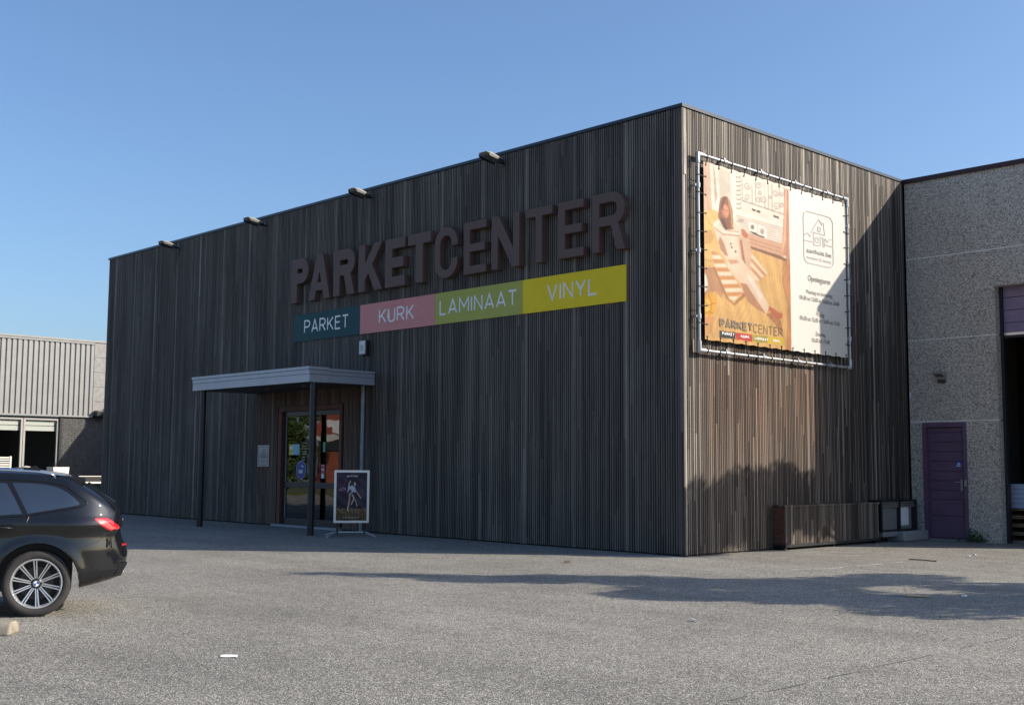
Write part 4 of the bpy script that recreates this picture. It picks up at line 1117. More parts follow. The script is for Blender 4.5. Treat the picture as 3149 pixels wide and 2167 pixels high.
for i, (x, tl_) in enumerate(((1.98, 0.5), (2.25, 0.75))):
    t = thing('leaning_batten', ('pale' if i == 0 else 'longer') + ' thin batten leaning behind the blue cartons', 'batten', (x, 8.8, 0.02))
    MB().tube([(0.12, 0, 0), (-0.25 + 0.1 * i, 0.5, 1.85 + 0.1 * i)], 0.016, 6).build('batten_stick', 'joint', t, world=False)
wp = thing('wrapped_stack', 'tall dim stack wrapped in grey plastic film behind the cartons', 'stack', (2.6, 10.4, 0.02))
sk = MB()
for k in range(9):
    a = 0.9 + 0.06 * math.sin(k * 2.1)
    sk.box(-a + 0.1, a, -0.4 + 0.05 * math.sin(k), 0.5, k * 0.30, k * 0.30 + 0.297)
bevel(sk.build('wrapped_goods', plain('grey_film', (0.13, 0.14, 0.15), 0.3), wp, world=False), 0.04)
for i, x in enumerate((2.05, 2.55)):
    ps = thing('hall_poster', ('left' if i == 0 else 'right') + ' pale sheet pinned high on the wrapped stack in the hall', 'poster', (x, 9.95, 2.75))
    B(0, 0.3, 0, 0.004, 0, 0.4).build('sheet', plain('dim_sheet', (0.30, 0.29, 0.27), 0.8), ps, world=False)

# ------------------------------------------------------------------ neighbouring shop on the left
NX = -30.0
nb_ = thing('neighbour_shop', 'low shop with beige ribbed metal band, big windows and black brick', 'building', (NX, 0, 0))
Y0, Y1 = -9.0, 9.0
B(NX - 0.35, NX - 0.13, Y0, Y1, 3.06, 5.80).build('wall_backing', 'mortar', nb_)
# ribbed sheet: one piece for each rib
pr = [(0.0, 0.0), (0.022, -0.045), (0.058, -0.045), (0.078, 0.0), (0.19, 0.0), (0.19, -0.006), (0.074, -0.006), (0.056, -0.051), (0.024, -0.051), (0.002, -0.006)]
sh = MB().prism([(a, b2) for a, b2 in pr], (0, 1, 0), (1, 0, 0), (0, 0, 1), (0, 0, 3.10), 2.62).mesh('cladding_sheet')
sh.materials.append(M['clad'])
k = 0
y = 3.55
while y > Y0:
    o = bpy.data.objects.new('cladding_sheet', sh)
    COL.objects.link(o)
    o.parent = nb_
    o.location = (0.0, y, 0)
    y -= 0.19
B(NX - 0.13, NX + 0.03, Y0, 3.74, 5.722, 5.798).build('top_flashing', 'clad', nb_)
B(NX - 0.36, NX + 0.05, Y0, Y1, 5.80, 5.87).build('roof_edge', 'clad', nb_)
B(NX - 0.13, NX + 0.06, Y0, 3.74, 3.045, 3.098).build('bottom_flashing', 'clad', nb_)
for i in range(5):
    for yy in (3.745, 4.35, 4.955):
        B(NX - 0.12, NX + 0.015, yy, yy + 0.595, 3.10 + i * 0.540, 3.630 + i * 0.540).build('wall_block', 'block', nb_)
bevel(B(NX + 0.02, NX + 0.30, 3.78, 4.3, 3.08, 3.30).build('hopper_head', 'black', nb_), 0.03)
# black brick
rng = random.Random(5)
bk_ = MB()
for row in range(41):
    z = 0.02 + row * 0.0745
    off = 0.11 if row % 2 else 0
    for c_ in range(26):
        ya = 2.70 + c_ * 0.222 - off
        yb = ya + 0.210
        ya = max(ya, 2.66)
        if yb - ya < 0.04:
            continue
        dx = rng.uniform(-0.006, 0.006)
        bk_.box(NX - 0.12, NX - 0.03 + dx, ya, yb, z, z + 0.064)
bo = bk_.build('bricks', 'brick', nb_)
bo['kind'] = 'stuff'
B(NX - 0.3, NX - 0.043, 2.62, Y1, 0.0, 3.044).build('brick_backing', 'mortar', nb_)
# windows
def nwin(ya, yb):
    w = MB()
    w.box(NX - 0.16, NX - 0.06, ya, ya + 0.07, 0.35, 2.98).box(NX - 0.16, NX - 0.06, yb - 0.07, yb, 0.35, 2.98).box(NX - 0.16, NX - 0.06, ya + 0.07, yb - 0.07, 2.90, 2.98).box(NX - 0.16, NX - 0.06, ya + 0.07, yb - 0.07, 0.35, 0.45)
    w = w.build('window', 'winframe', nb_)
    B(NX - 0.12, NX - 0.11, ya + 0.07, yb - 0.07, 0.45, 2.90).build('pane', 'glass_far', w)
    for i in range(2):
        B(NX - 0.165, NX - 0.15, ya + 0.09, yb - 0.09, 2.52 + i * 0.19, 2.69 + i * 0.19).build('blind_slat', 'blind', w)
for ya, yb in ((1.30, 2.56), (-0.02, 1.28), (-1.34, -0.04), (-2.66, -1.36), (-3.98, -2.68), (-5.30, -4.00)):
    nwin(ya, yb)
B(NX - 0.16, NX + 0.0, 2.57, 2.655, 0.0, 3.04).build('corner_post', 'black', nb_)
B(NX - 0.3, NX - 0.05, Y0, 2.56, 0.0, 0.345).build('window_plinth', 'brick', nb_)
B(NX - 0.3, NX - 0.06, Y0, -5.32, 0.35, 3.04).build('end_wall', 'brick', nb_)
B(NX - 4.0, NX - 3.9, Y0, Y1, 0.0, 3.04).build('inner_wall', 'room', nb_)
B(NX - 3.9, NX - 0.3, Y0, Y1, 2.995, 3.04).build('inner_ceiling', 'room', nb_)

nb_.location = (-34.0, 1.445, -0.136)
nb_.scale = (1.096, 1.096, 1.096)

# unseen block added behind the showroom to throw slanting shade on the black brick
st_ = thing('added_shade_block', 'unseen steep-sided brick block added behind the dark showroom to cast slanting shade', 'building', (-29.4, 11, 0))
MB().prism([(7.94, 0.0), (14.0, 0.0), (14.0, 6.8), (9.87, 6.8), (7.94, 4.2)], (0, 1, 0), (0, 0, 1), (1, 0, 0), (-30.0, 0, 0), 1.2).build('wall', 'brick', st_)
B(-30.05, -28.75, 9.85, 14.05, 6.8, 6.88).build('roof', 'trim', st_)

# garden furniture outside the neighbouring shop
sn = thing('slatted_screen', 'cream slatted garden screen standing in front of the shop window', 'screen', (-31.5, 1.0, 0))
MB().box(-0.03, 0.03, -0.56, -0.50, 0, 1.62).box(-0.03, 0.03, 0.42, 0.48, 0, 1.62).build('upright', 'blind', sn, world=False)
for i in range(17):
    B(-0.015, 0.015, -0.499, 0.419, 0.22 + i * 0.083, 0.265 + i * 0.083).build('slat', 'blind', sn, world=False)
bq = thing('kettle_barbecue', 'dark domed barbecue with pale lid handle seen over the car roof', 'barbecue', (-31.5, 1.74, 0))
MB().lathe([(0.0, 1.23), (0.10, 1.225), (0.24, 1.17), (0.34, 1.06), (0.37, 0.95), (0.36, 0.92)], (0, 0, 0), 'Z', 28).build('lid', 'gloss_black', bq, world=False, smooth=True)
MB().lathe([(0.36, 0.915), (0.34, 0.78), (0.22, 0.66), (0.0, 0.62)], (0, 0, 0), 'Z', 28).build('bowl', 'gloss_black', bq, world=False, smooth=True)
MB().tube([(0.1, 0.10, 1.20), (0.1, 0.22, 1.25), (0.1, 0.40, 1.22), (0.1, 0.46, 1.10)], 0.035, 8).build('lid_handle', 'winframe', bq, world=False, smooth=True)
for a in (90, 210, 330):
    MB().tube([(0.15 * math.cos(R(a)), 0.15 * math.sin(R(a)), 0.68), (0.34 * math.cos(R(a)), 0.34 * math.sin(R(a)), 0.0)], 0.015, 8).build('leg', 'alu', bq, world=False)
pt = thing('white_planter', 'plain white square planter by the black brick', 'planter', (-31.5, 3.2, 0))
MB().prism([(-0.22, 0), (0.22, 0), (0.30, 1.24), (-0.30, 1.24)], (0, 1, 0), (0, 0, 1), (1, 0, 0), (-0.3, 0, 0), 0.6).build('pot', 'offwhite', pt, world=False)
B(-0.27, 0.27, -0.27, 0.27, 1.2405, 1.246).build('soil', 'bark', pt, world=False)
tb = thing('potting_table', 'cream garden table with crate on top beside the dark showroom end', 'table', (-31.3, 4.4, 0))
B(-0.35, 0.35, -0.62, 0.75, 0.64, 0.70).build('table_top', 'blind', tb, world=False)
for x in (-0.32, 0.26):
    for y_ in (-0.60, 0.62):
        B(x, x + 0.07, y_, y_ + 0.08, 0.0, 0.639).build('leg', 'blind', tb, world=False)
MB().tube([(0.3, 0.62, 0.08), (0.3, -0.5, 0.62)], 0.03, 6).build('brace', 'black', tb, world=False)
B(-0.3, 0.3, -0.5, 0.6, 0.18, 0.22).build('shelf', 'blind', tb, world=False)
tr_ = thing('wire_crate', 'shallow dark wire crate with cream rim on the garden table', 'crate', (-31.3, 4.4, 0.702))
MB().box(0.30, 0.32, -0.62, 0.70, 0.0, 0.19).box(-0.32, -0.30, -0.62, 0.70, 0.0, 0.19).box(-0.30, 0.30, 0.68, 0.70, 0.0, 0.19).box(-0.30, 0.30, -0.62, -0.60, 0.0, 0.19).build('crate_side', 'black', tr_, world=False)
MB().box(0.295, 0.33, -0.63, 0.71, 0.191, 0.215).box(0.295, 0.33, -0.63, -0.57, 0.0, 0.19).build('crate_rim', 'blind', tr_, world=False)
for i, (y_, s_) in enumerate(((1.55, 1.0), (1.85, 1.2))):
    po = thing('stone_pot', ('smaller' if i == 0 else 'larger') + ' round white stone pot under the garden table', 'pot', (-30.8, y_ + 2.45, 0))
    MB().lathe([(0.0, 0.0), (0.10 * s_, 0.0), (0.19 * s_, 0.16 * s_), (0.17 * s_, 0.36 - 0.05 * i), (0.0, 0.36 - 0.05 * i)], (0, 0, 0), 'Z', 20).build('pot_body', 'offwhite', po, world=False, smooth=True)

# ------------------------------------------------------------------ poster stand by the entrance
ab = thing('poster_stand', 'silver framed poster stand on splayed feet showing a cyclist', 'poster stand', (-7.36, -1.11, 0), R(57))
# local frame: x along the board, -y towards the viewer
W2, ZB, ZT = 0.345, 0.27, 1.30
MB().prism([(-W2, ZB), (W2, ZB), (W2 - 0.045, ZB + 0.045), (-W2 + 0.045, ZB + 0.045)], (1, 0, 0), (0, 0, 1), (0, 1, 0), (0, -0.018, 0), 0.03).build('frame_rail', 'alu', ab, world=False)
MB().prism([(-W2, ZT), (-W2 + 0.045, ZT - 0.045), (W2 - 0.045, ZT - 0.045), (W2, ZT)], (1, 0, 0), (0, 0, 1), (0, 1, 0), (0, -0.018, 0), 0.03).build('frame_rail', 'alu', ab, world=False)
MB().prism([(-W2, ZB + 0.002), (-W2 + 0.044, ZB + 0.046), (-W2 + 0.044, ZT - 0.046), (-W2, ZT - 0.002)], (1, 0, 0), (0, 0, 1), (0, 1, 0), (0, -0.0175, 0), 0.029).build('frame_rail', 'alu', ab, world=False)
MB().prism([(W2, ZB + 0.002), (W2, ZT - 0.002), (W2 - 0.044, ZT - 0.046), (W2 - 0.044, ZB + 0.046)], (1, 0, 0), (0, 0, 1), (0, 1, 0), (0, -0.0175, 0), 0.029).build('frame_rail', 'alu', ab, world=False)
B(-W2 + 0.03, W2 - 0.03, 0.002, 0.010, ZB + 0.03, ZT - 0.03).build('back_board', 'black', ab, world=False)
rp = Raster(110, 160)
U_, V_ = rp.U, rp.V
rp.c[:] = np.array([34, 30, 56]) / 255
rp.c += (np.clip(0.5 - U_, 0, 1) * np.clip(V_ - 0.1, 0, 1))[..., None] * np.array([0.30, 0.02, 0.10])
rp.c += (0.10 * np.exp(-((U_ - 0.85) ** 2 / 0.02 + (V_ - 0.62) ** 2 / 0.03)))[..., None]
mk = V_ < 0.25 + 0.01 * np.sin(U_ * 30)
rp.c[mk] = (np.array([112, 88, 62]) / 255) * (0.6 + 0.6 * V_[mk] / 0.25 + 0.14 * np.sin(U_[mk] * 60 + 9 * V_[mk]))[:, None]
for cx in (0.22, 0.72):
    rp.line([18, 16, 18], 0.008, [(cx + 0.13 * math.cos(2 * math.pi * i / 24), 0.20 + 0.075 * math.sin(2 * math.pi * i / 24)) for i in range(25)], 0.7)
for seg in ([(0.22, 0.20), (0.42, 0.21), (0.62, 0.38), (0.38, 0.36), (0.42, 0.21)], [(0.38, 0.36), (0.22, 0.20)], [(0.66, 0.42), (0.72, 0.20)]):
    rp.line([22, 20, 30], 0.008, seg, 0.7)
sk_ = [214, 176, 150]
rp.line([206, 206, 214], 0.030, [(0.40, 0.68), (0.56, 0.66), (0.60, 0.60)], 0.7)
rp.poly([200, 200, 210], [(0.36, 0.60), (0.40, 0.71), (0.52, 0.73), (0.62, 0.68), (0.56, 0.60), (0.46, 0.55)])
rp.poly([40, 36, 44], [(0.38, 0.60), (0.46, 0.66), (0.50, 0.60), (0.44, 0.56)])
rp.line(sk_, 0.018, [(0.40, 0.70), (0.41, 0.76), (0.46, 0.82)], 0.7)
rp.line(sk_, 0.016, [(0.60, 0.66), (0.70, 0.56), (0.80, 0.47)], 0.7)
rp.line([222, 196, 180], 0.030, [(0.60, 0.74), (0.60, 0.78)], 0.7)
rp.line(sk_, 0.022, [(0.44, 0.55), (0.43, 0.42), (0.38, 0.24)], 0.7)
rp.line(sk_, 0.022, [(0.52, 0.54), (0.58, 0.46), (0.50, 0.34)], 0.7)
rp.line([226, 222, 222], 0.016, [(0.38, 0.24), (0.40, 0.20)], 0.7)
rp.line([214, 210, 214], 0.010, [(0.62, 0.44), (0.68, 0.30)], 0.7)
rp.line([210, 170, 200], 0.006, [(0.08, 0.64), (0.26, 0.68), (0.30, 0.65), (0.12, 0.61), (0.08, 0.64)], 0.7)
rp.line([190, 60, 90], 0.010, [(0.47, 0.945), (0.50, 0.96), (0.54, 0.945)], 0.7)
for a, b2 in (((0.22, 0.66), (0.30, 0.86)), ((0.05, 0.86), (0.10, 0.95)), ((0.62, 0.92), (0.74, 0.97))):
    rp.line([110, 92, 130], 0.006, [a, b2], 0.7)
for i in range(9):
    rp.line([196, 184, 166], 0.010, [(0.22 + i * 0.06, 0.062), (0.255 + i * 0.06, 0.066)], 0.7)
X0p, X1p, Z0p, Z1p = -W2 + 0.042, W2 - 0.042, ZB + 0.043, ZT - 0.043
me = rp.mesh('poster', lambda a, b2: (X0p + (X1p - X0p) * a, -0.004 + 0.003 * math.sin(a * 14 + b2 * 9) * math.sin(b2 * 17), Z0p + (Z1p - Z0p) * b2))
me.materials.append(mat_print('poster_print', 0.9, 0.2))
po = bpy.data.objects.new('poster', me)
COL.objects.link(po)
po.parent = ab
o = text_mesh('QUICK STEP', 0.028, 0.22, (-0.11, -0.010, ZB + 0.90), (1, 0, 0), (0, 0, 1), (0, -1, 0), 'white', 'lettering', None, 0.02)
o.parent = po
for sx in (-1, 1):
    xx = sx * 0.27
    MB().tube([(xx, 0.02, 0.06), (xx, 0.02, ZB + 0.1)], 0.018, 8).build('upright', 'black', ab, world=False)
    MB().tube([(xx - 0.02, 0.02, 0.085), (xx + 0.02, 0.02, 0.085)], 0.035, 10).build('foot_hub', 'black', ab, world=False)
    for sy in (-1, 1):
        MB().tube([(xx, 0.02, 0.09), (xx + sx * 0.20, sy * 0.36, 0.02)], 0.017, 8).tube([(xx + sx * 0.19, sy * 0.342, 0.022), (xx + sx * 0.205, sy * 0.368, 0.020)], 0.021, 8).build('foot', 'alu', ab, world=False, auto=40)
MB().tube([(-0.25, 0.02, 0.09), (0.25, 0.02, 0.09)], 0.014, 8).build('cross_bar', 'alu', ab, world=False)

# ------------------------------------------------------------------ black estate car
car = thing('estate_car', 'black estate car parked at the left edge with its tail towards the showroom', 'car', (0.739, -10.587, 0), R(66))
CW = 1.62                      # overall width; local y runs away from the camera
def catmull(pts, n=5):
    out = []
    k = len(pts)
    for i in range(k - 1):
        p0, p1, p2, p3 = pts[max(i - 1, 0)], pts[i], pts[i + 1], pts[min(i + 2, k - 1)]
        for j in range(n):
            t = j / n
            out.append(tuple(0.5 * (2 * p1[c] + (p2[c] - p0[c]) * t + (2 * p0[c] - 5 * p1[c] + 4 * p2[c] - p3[c]) * t * t + (3 * p1[c] - p0[c] - 3 * p2[c] + p3[c]) * t ** 3) for c in (0, 1)))
    out.append(pts[-1])
    return out
TOP = catmull([(0.36, 0.246), (0.52, 0.278), (0.735, 0.338), (0.782, 0.44), (0.796, 0.503), (0.785, 0.575), (0.745, 0.655), (0.722, 0.757), (0.716, 0.85), (0.708, 0.94), (0.662, 1.000), (0.561, 1.079), (0.454, 1.150), (0.350, 1.212),
               (0.24, 1.272), (0.107, 1.296), (-0.05, 1.312), (-0.35, 1.326), (-0.8, 1.336), (-1.25, 1.325), (-1.6, 1.28), (-1.95, 1.11), (-2.25, 0.945), (-2.42, 0.89), (-2.75, 0.83), (-3.05, 0.755), (-3.25, 0.66), (-3.32, 0.54), (-3.32, 0.38), (-3.26, 0.24), (-3.0, 0.20)], 5)
def arch_pts(cx, r, a0, a1, n=18):
    return [(cx + r * math.cos(R(a0 + (a1 - a0) * i / n)), 0.305 + r * math.sin(R(a0 + (a1 - a0) * i / n))) for i in range(n + 1)]
FWX = -2.60
BOT = arch_pts(FWX, 0.372, 197, -17) + [(FWX + 0.42, 0.19), (-1.5, 0.185), (-0.55, 0.185)] + arch_pts(0.0, 0.372, 197, -9)
outline = TOP + [(p) for p in BOT]
top_np = np.array(TOP)
def dist_top(u, z):
    a, b2 = top_np[:-1], top_np[1:]
    d = b2 - a
    t = np.clip(((u - a[:, 0]) * d[:, 0] + (z - a[:, 1]) * d[:, 1]) / np.maximum((d ** 2).sum(1), 1e-12), 0, 1)
    return float(np.min(np.hypot(a[:, 0] + t * d[:, 0] - u, a[:, 1] + t * d[:, 1] - z)))
def sstep(x, a, b2):
    t = min(1, max(0, (x - a) / (b2 - a)))
    return t * t * (3 - 2 * t)
def inset(u, z, rnd=True):
    t = 0.0
    sh_ = 0.845 - 0.012 * u                                  # shoulder line
    if z > sh_:
        t += 0.030 * sstep(z, sh_, sh_ + 0.075) + max(0, z - sh_ - 0.05) * 0.33 + max(0, z - 1.0) ** 2 * 0.50
    else:
        t += 0.020 * sstep(sh_ - z, 0.0, 0.10) - 0.012 * sstep(sh_ - z, 0.10, 0.26) + max(0, 0.40 - z) * 0.22
    if u > 0.22:
        t += 0.30 * ((u - 0.22) / 0.58) ** 2.3
    if u < -2.55:
        t += 0.34 * ((-2.55 - u) / 0.77) ** 2.3
    for cx in (0.0, FWX):
        d = math.hypot(u - cx, z - 0.305)
        if z > 0.2:
            t -= 0.014 * (1 - sstep(d, 0.385, 0.46))
    if rnd:
        d = dist_top(u, z)
        rr = 0.055 if z > 0.9 else 0.075
        if d < rr:
            t += rr - math.sqrt(max(0, rr * rr - (rr - d) ** 2))
    return t
def side_patch(poly, off, step=0.03, rnd=True):
    """fill a side-view polygon with triangles that lie on the body side"""
    P_ = [Vector(p) for p in poly]
    n = len(P_)
    xs = [p.x for p in P_]
    zs_ = [p.y for p in P_]
    pts = list(P_)
    pp = np.array([(p.x, p.y) for p in P_])
    u = min(xs) + step / 2
    row = 0
    while u < max(xs):
        z = min(zs_) + step / 2 + (step / 2 if row % 2 else 0)
        while z < max(zs_):
            a, b2 = pp, np.roll(pp, -1, 0)
            cnd = ((a[:, 1] > z) != (b2[:, 1] > z))
            ok = False
            if cnd.any():
                xx = (b2[cnd, 0] - a[cnd, 0]) * (z - a[cnd, 1]) / (b2[cnd, 1] - a[cnd, 1]) + a[cnd, 0]
                ok = (np.sum(u < xx) % 2) == 1
            if ok:
                d = b2 - a
                t = np.clip(((u - a[:, 0]) * d[:, 0] + (z - a[:, 1]) * d[:, 1]) / np.maximum((d ** 2).sum(1), 1e-12), 0, 1)
                if np.min(np.hypot(a[:, 0] + t * d[:, 0] - u, a[:, 1] + t * d[:, 1] - z)) > step * 0.35:
                    pts.append(Vector((u, z)))
            z += step
        u += step * 0.87
        row += 1
    vo, _, fo, _, _, _ = delaunay_2d_cdt(pts, [(i, (i + 1) % n) for i in range(n)], [], 1, 1e-6)
    vs = [(v.x, inset(v.x, v.y, rnd) - off, v.y) for v in vo]
    return vs, [tuple(q) for q in fo]
def mirror(vs):
    return [(a, CW - b2, c) for a, b2, c in vs]
vs, fs = side_patch(outline, 0.0, 0.032)
body = MB().add(vs, fs).add(mirror(vs), fs)
NC = 14
grid = []
for i, (u, z) in enumerate(TOP):
    a = np.array(TOP[max(i - 1, 0)])
    b2 = np.array(TOP[min(i + 1, len(TOP) - 1)])
    tg = (b2 - a) / np.linalg.norm(b2 - a)
    nx, nz = tg[1], -tg[0]                     # outward normal of the profile
    t0 = inset(u, z)
    for j in range(NC + 1):
        w = j / NC
        bow = 0.022 if u > 0.4 or u < -2.6 else 0.028
        c = bow * (1 - (2 * w - 1) ** 2) ** 0.8
        grid.append((u + nx * c, t0 + (CW - 2 * t0) * w, z + nz * c))
gf = [(i * (NC + 1) + j, i * (NC + 1) + j + 1, (i + 1) * (NC + 1) + j + 1, (i + 1) * (NC + 1) + j) for i in range(len(TOP) - 1) for j in range(NC)]
body.add(grid, gf)
me = bpy.data.meshes.new('body')
me.from_pydata(body.v, [], body.f)
bm = bmesh.new()
bm.from_mesh(me)
bmesh.ops.remove_doubles(bm, verts=bm.verts, dist=0.0008)
bmesh.ops.recalc_face_normals(bm, faces=bm.faces)
bm.to_mesh(me)
bm.free()
me.shade_smooth()
me.materials.append(M['carpaint'])
cbody = bpy.data.objects.new('body', me)
COL.objects.link(cbody)
cbody.parent = car
def patch(name, poly, off, mat, parent=car, step=0.04, both=True, smooth=True):
    vs, fs = side_patch(poly, off, step)
    mb = MB().add(vs, fs)
    o = mb.build(name, mat, parent, world=False, smooth=smooth)
    if both:
        MB().add(mirror(vs), fs).build(name, mat, parent, world=False, smooth=smooth)
    return o
# side glass: black surround first, then each pane
SUR = catmull([(-2.05, 0.905), (-1.85, 1.03), (-1.45, 1.205), (-1.0, 1.250), (-0.35, 1.250), (-0.045, 1.236), (0.141, 1.213), (0.235, 1.178), (0.321, 1.113), (0.392, 1.058), (0.410, 1.036), (0.398, 1.018), (0.325, 0.994), (0.069, 0.952), (-0.082, 0.924), (-0.335, 0.910), (-1.2, 0.895), (-2.05, 0.885)], 3)
patch('window_surround', SUR, 0.003, 'gloss_black', step=0.05)
patch('quarter_window', catmull([(-0.250, 1.226), (-0.044, 1.218), (0.111, 1.193), (0.210, 1.153), (0.290, 1.093), (0.342, 1.042), (0.345, 1.028), (0.312, 1.013), (0.099, 0.975), (-0.100, 0.943)], 3) + [(-0.175, 1.085)], 0.007, 'carglass')
patch('door_window', [(-1.02, 1.226), (-0.6, 1.230), (-0.297, 1.222), (-0.216, 1.079), (-0.146, 0.942), (-0.335, 0.931), (-1.02, 0.915)], 0.007, 'carglass')
patch('door_window', [(-1.10, 1.222), (-1.42, 1.180), (-1.80, 1.015), (-1.92, 0.915), (-1.10, 0.912)], 0.007, 'carglass')
def on_side(pl, off=0.002):
    return [(u, inset(u, z) - off, z) for u, z in pl]
def dense(pl, n=6):
    return catmull(pl, n)
chrome_ = MB().tube(on_side(dense([(-1.9, 0.886), (-1.2, 0.897), (-0.335, 0.914), (-0.082, 0.928), (0.069, 0.955), (0.325, 0.996), (0.398, 1.020), (0.412, 1.038), (0.392, 1.062), (0.321, 1.117), (0.235, 1.182), (0.141, 1.217), (-0.045, 1.241), (-0.35, 1.255), (-1.0, 1.255)]), 0.004), 0.0045, 6)
chrome_.build('window_trim', 'gloss_black', car, world=False, smooth=True)
for pl in ([(-0.083, 0.935), (-0.096, 0.89), (-0.124, 0.826), (-0.152, 0.755), (-0.208, 0.677), (-0.284, 0.554), (-0.345, 0.42), (-0.37, 0.27)], [(-1.06, 0.905), (-1.07, 0.6), (-1.06, 0.25)], [(-2.0, 0.885), (-2.06, 0.7), (-2.10, 0.42), (-2.05, 0.25)]):
    MB().tube(on_side(dense(pl), -0.001), 0.0035, 5).build('door_seam', 'black', car, world=False)
MB().tube(on_side(dense([(0.245, 0.590), (0.386, 0.633), (0.529, 0.682), (0.575, 0.732), (0.598, 0.783)]), -0.001), 0.003, 5).build('bumper_seam', 'black', car, world=False)
for dx in (0.0, -0.99):
    hp = [(-0.365 + dx, 0.835), (-0.282 + dx, 0.860), (-0.215 + dx, 0.842), (-0.195 + dx, 0.818), (-0.215 + dx, 0.790), (-0.282 + dx, 0.773), (-0.355 + dx, 0.785)]
    patch('handle_recess', catmull(hp + [hp[0]], 4)[:-1], 0.002, 'gloss_black', step=0.02, both=False)
    MB().tube([(u, inset(u, z) - 0.028, z) for u, z in ((-0.43 + dx, 0.818), (-0.33 + dx, 0.826), (-0.215 + dx, 0.816))], [0.010, 0.015, 0.010], 8, (0, 0, 1), 0.8).build('door_handle', 'carpaint', car, world=False, smooth=True)
# tail lamp wraps round the corner
LP = [(0.483, 0.888), (0.506, 0.898), (0.60, 0.896), (0.650, 0.868), (0.708, 0.822), (0.722, 0.795), (0.704, 0.782), (0.636, 0.774), (0.593, 0.793), (0.529, 0.844)]
tl_ = patch('tail_lamp', LP, 0.006, 'lamp_red', step=0.02)
LP2 = [(0.50, 0.886), (0.56, 0.884), (0.60, 0.862), (0.655, 0.812), (0.69, 0.795), (0.64, 0.785), (0.60, 0.806), (0.545, 0.848)]
patch('lamp_lens', LP2, 0.010, plain('pale_red_lens', (0.62, 0.10, 0.10), 0.1, 0, 0.1, coat=1.0), parent=tl_, step=0.02, both=False)
MB().box(0.716, 0.742, 0.30, CW - 0.30, 0.80, 0.88).build('light_bar', 'gloss_black', car, world=False)
# bright strip below the glass of the tailgate
MB().obox((0.748, 0.40, 0.872), (0, 1, 0), (0, 0, 1), (1, 0, 0), 0.06, 0.010, 0.004).build('chrome_strip', 'chrome', car, world=False)
# tailgate window, spoiler
def strip(name, u0, u1, z0, z1, ya, mat, parent=car, lift=0.006):
    d = Vector((u1 - u0, 0, z1 - z0)).normalized()
    nrm = Vector((-d.z, 0, d.x)) if d.x < 0 else Vector((d.z * -1, 0, d.x))
    if nrm.z < 0:
        nrm = -nrm
    vs, fs = [], []
    for i in range(13):
        w = i / 12
        c = 0.045 * (1 - (2 * w - 1) ** 2) ** 0.8 + lift
        for u, z in ((u0, z0), (u1, z1)):
            vs.append((u + nrm.x * c, ya + (CW - 2 * ya) * w, z + nrm.z * c))
    for i in range(12):
        fs.append((2 * i, 2 * i + 1, 2 * i + 3, 2 * i + 2))
    return MB().add(vs, fs).build(name, mat, parent, world=False, smooth=True)
strip('rear_window', 0.40, 0.655, 1.184, 1.004, 0.30, 'carglass')
strip('windscreen', -1.66, -2.20, 1.25, 0.965, 0.27, 'carglass')
spv = [(0.10, 1.300), (0.30, 1.283), (0.395, 1.252), (0.40, 1.238), (0.35, 1.206), (0.25, 1.255)]
bevel(MB().prism(spv, (1, 0, 0), (0, 0, 1), (0, 1, 0), (0, 0.24, 0), CW - 0.48).build('spoiler', 'carpaint', car, world=False), 0.008)
for y_ in (0.235, CW - 0.235):
    MB().tube([(-1.35, y_, 1.312), (-1.25, y_, 1.345), (-0.8, y_, 1.356), (-0.35, y_, 1.346), (-0.05, y_, 1.330), (0.075, y_, 1.310), (0.12, y_, 1.285)], 0.013, 8, None, 1.0).build('roof_rail', 'chrome', car, world=False, smooth=True)
MB().prism([(-0.22, 1.34), (-0.02, 1.33), (-0.05, 1.365), (-0.08, 1.385)], (1, 0, 0), (0, 0, 1), (0, 1, 0), (0, CW / 2 - 0.02, 0), 0.04).build('shark_fin', 'carpaint', car, world=False)
# diffuser, reflector, exhaust
MB().prism([(0.62, 0.325), (0.745, 0.345), (0.785, 0.43), (0.80, 0.46), (0.70, 0.46), (0.64, 0.40)], (1, 0, 0), (0, 0, 1), (0, 1, 0), (0, 0.22, 0), CW - 0.44).build('diffuser', 'black', car, world=False)
MB().obox((0.765, 0.36, 0.63), (0.35, 0.93, 0), (0, 0, 1), (0.93, -0.35, 0), 0.06, 0.010, 0.004).build('reflector', 'lamp_red', car, world=False)
for y_ in (0.33, CW - 0.33):
    MB().tube([(0.60, y_, 0.355), (0.775, y_, 0.36)], 0.034, 14).build('exhaust_tip', 'chrome', car, world=False, auto=40)
B(-3.0, 0.30, 0.25, CW - 0.25, 0.22, 0.72).build('underbody', 'black', car, world=False)
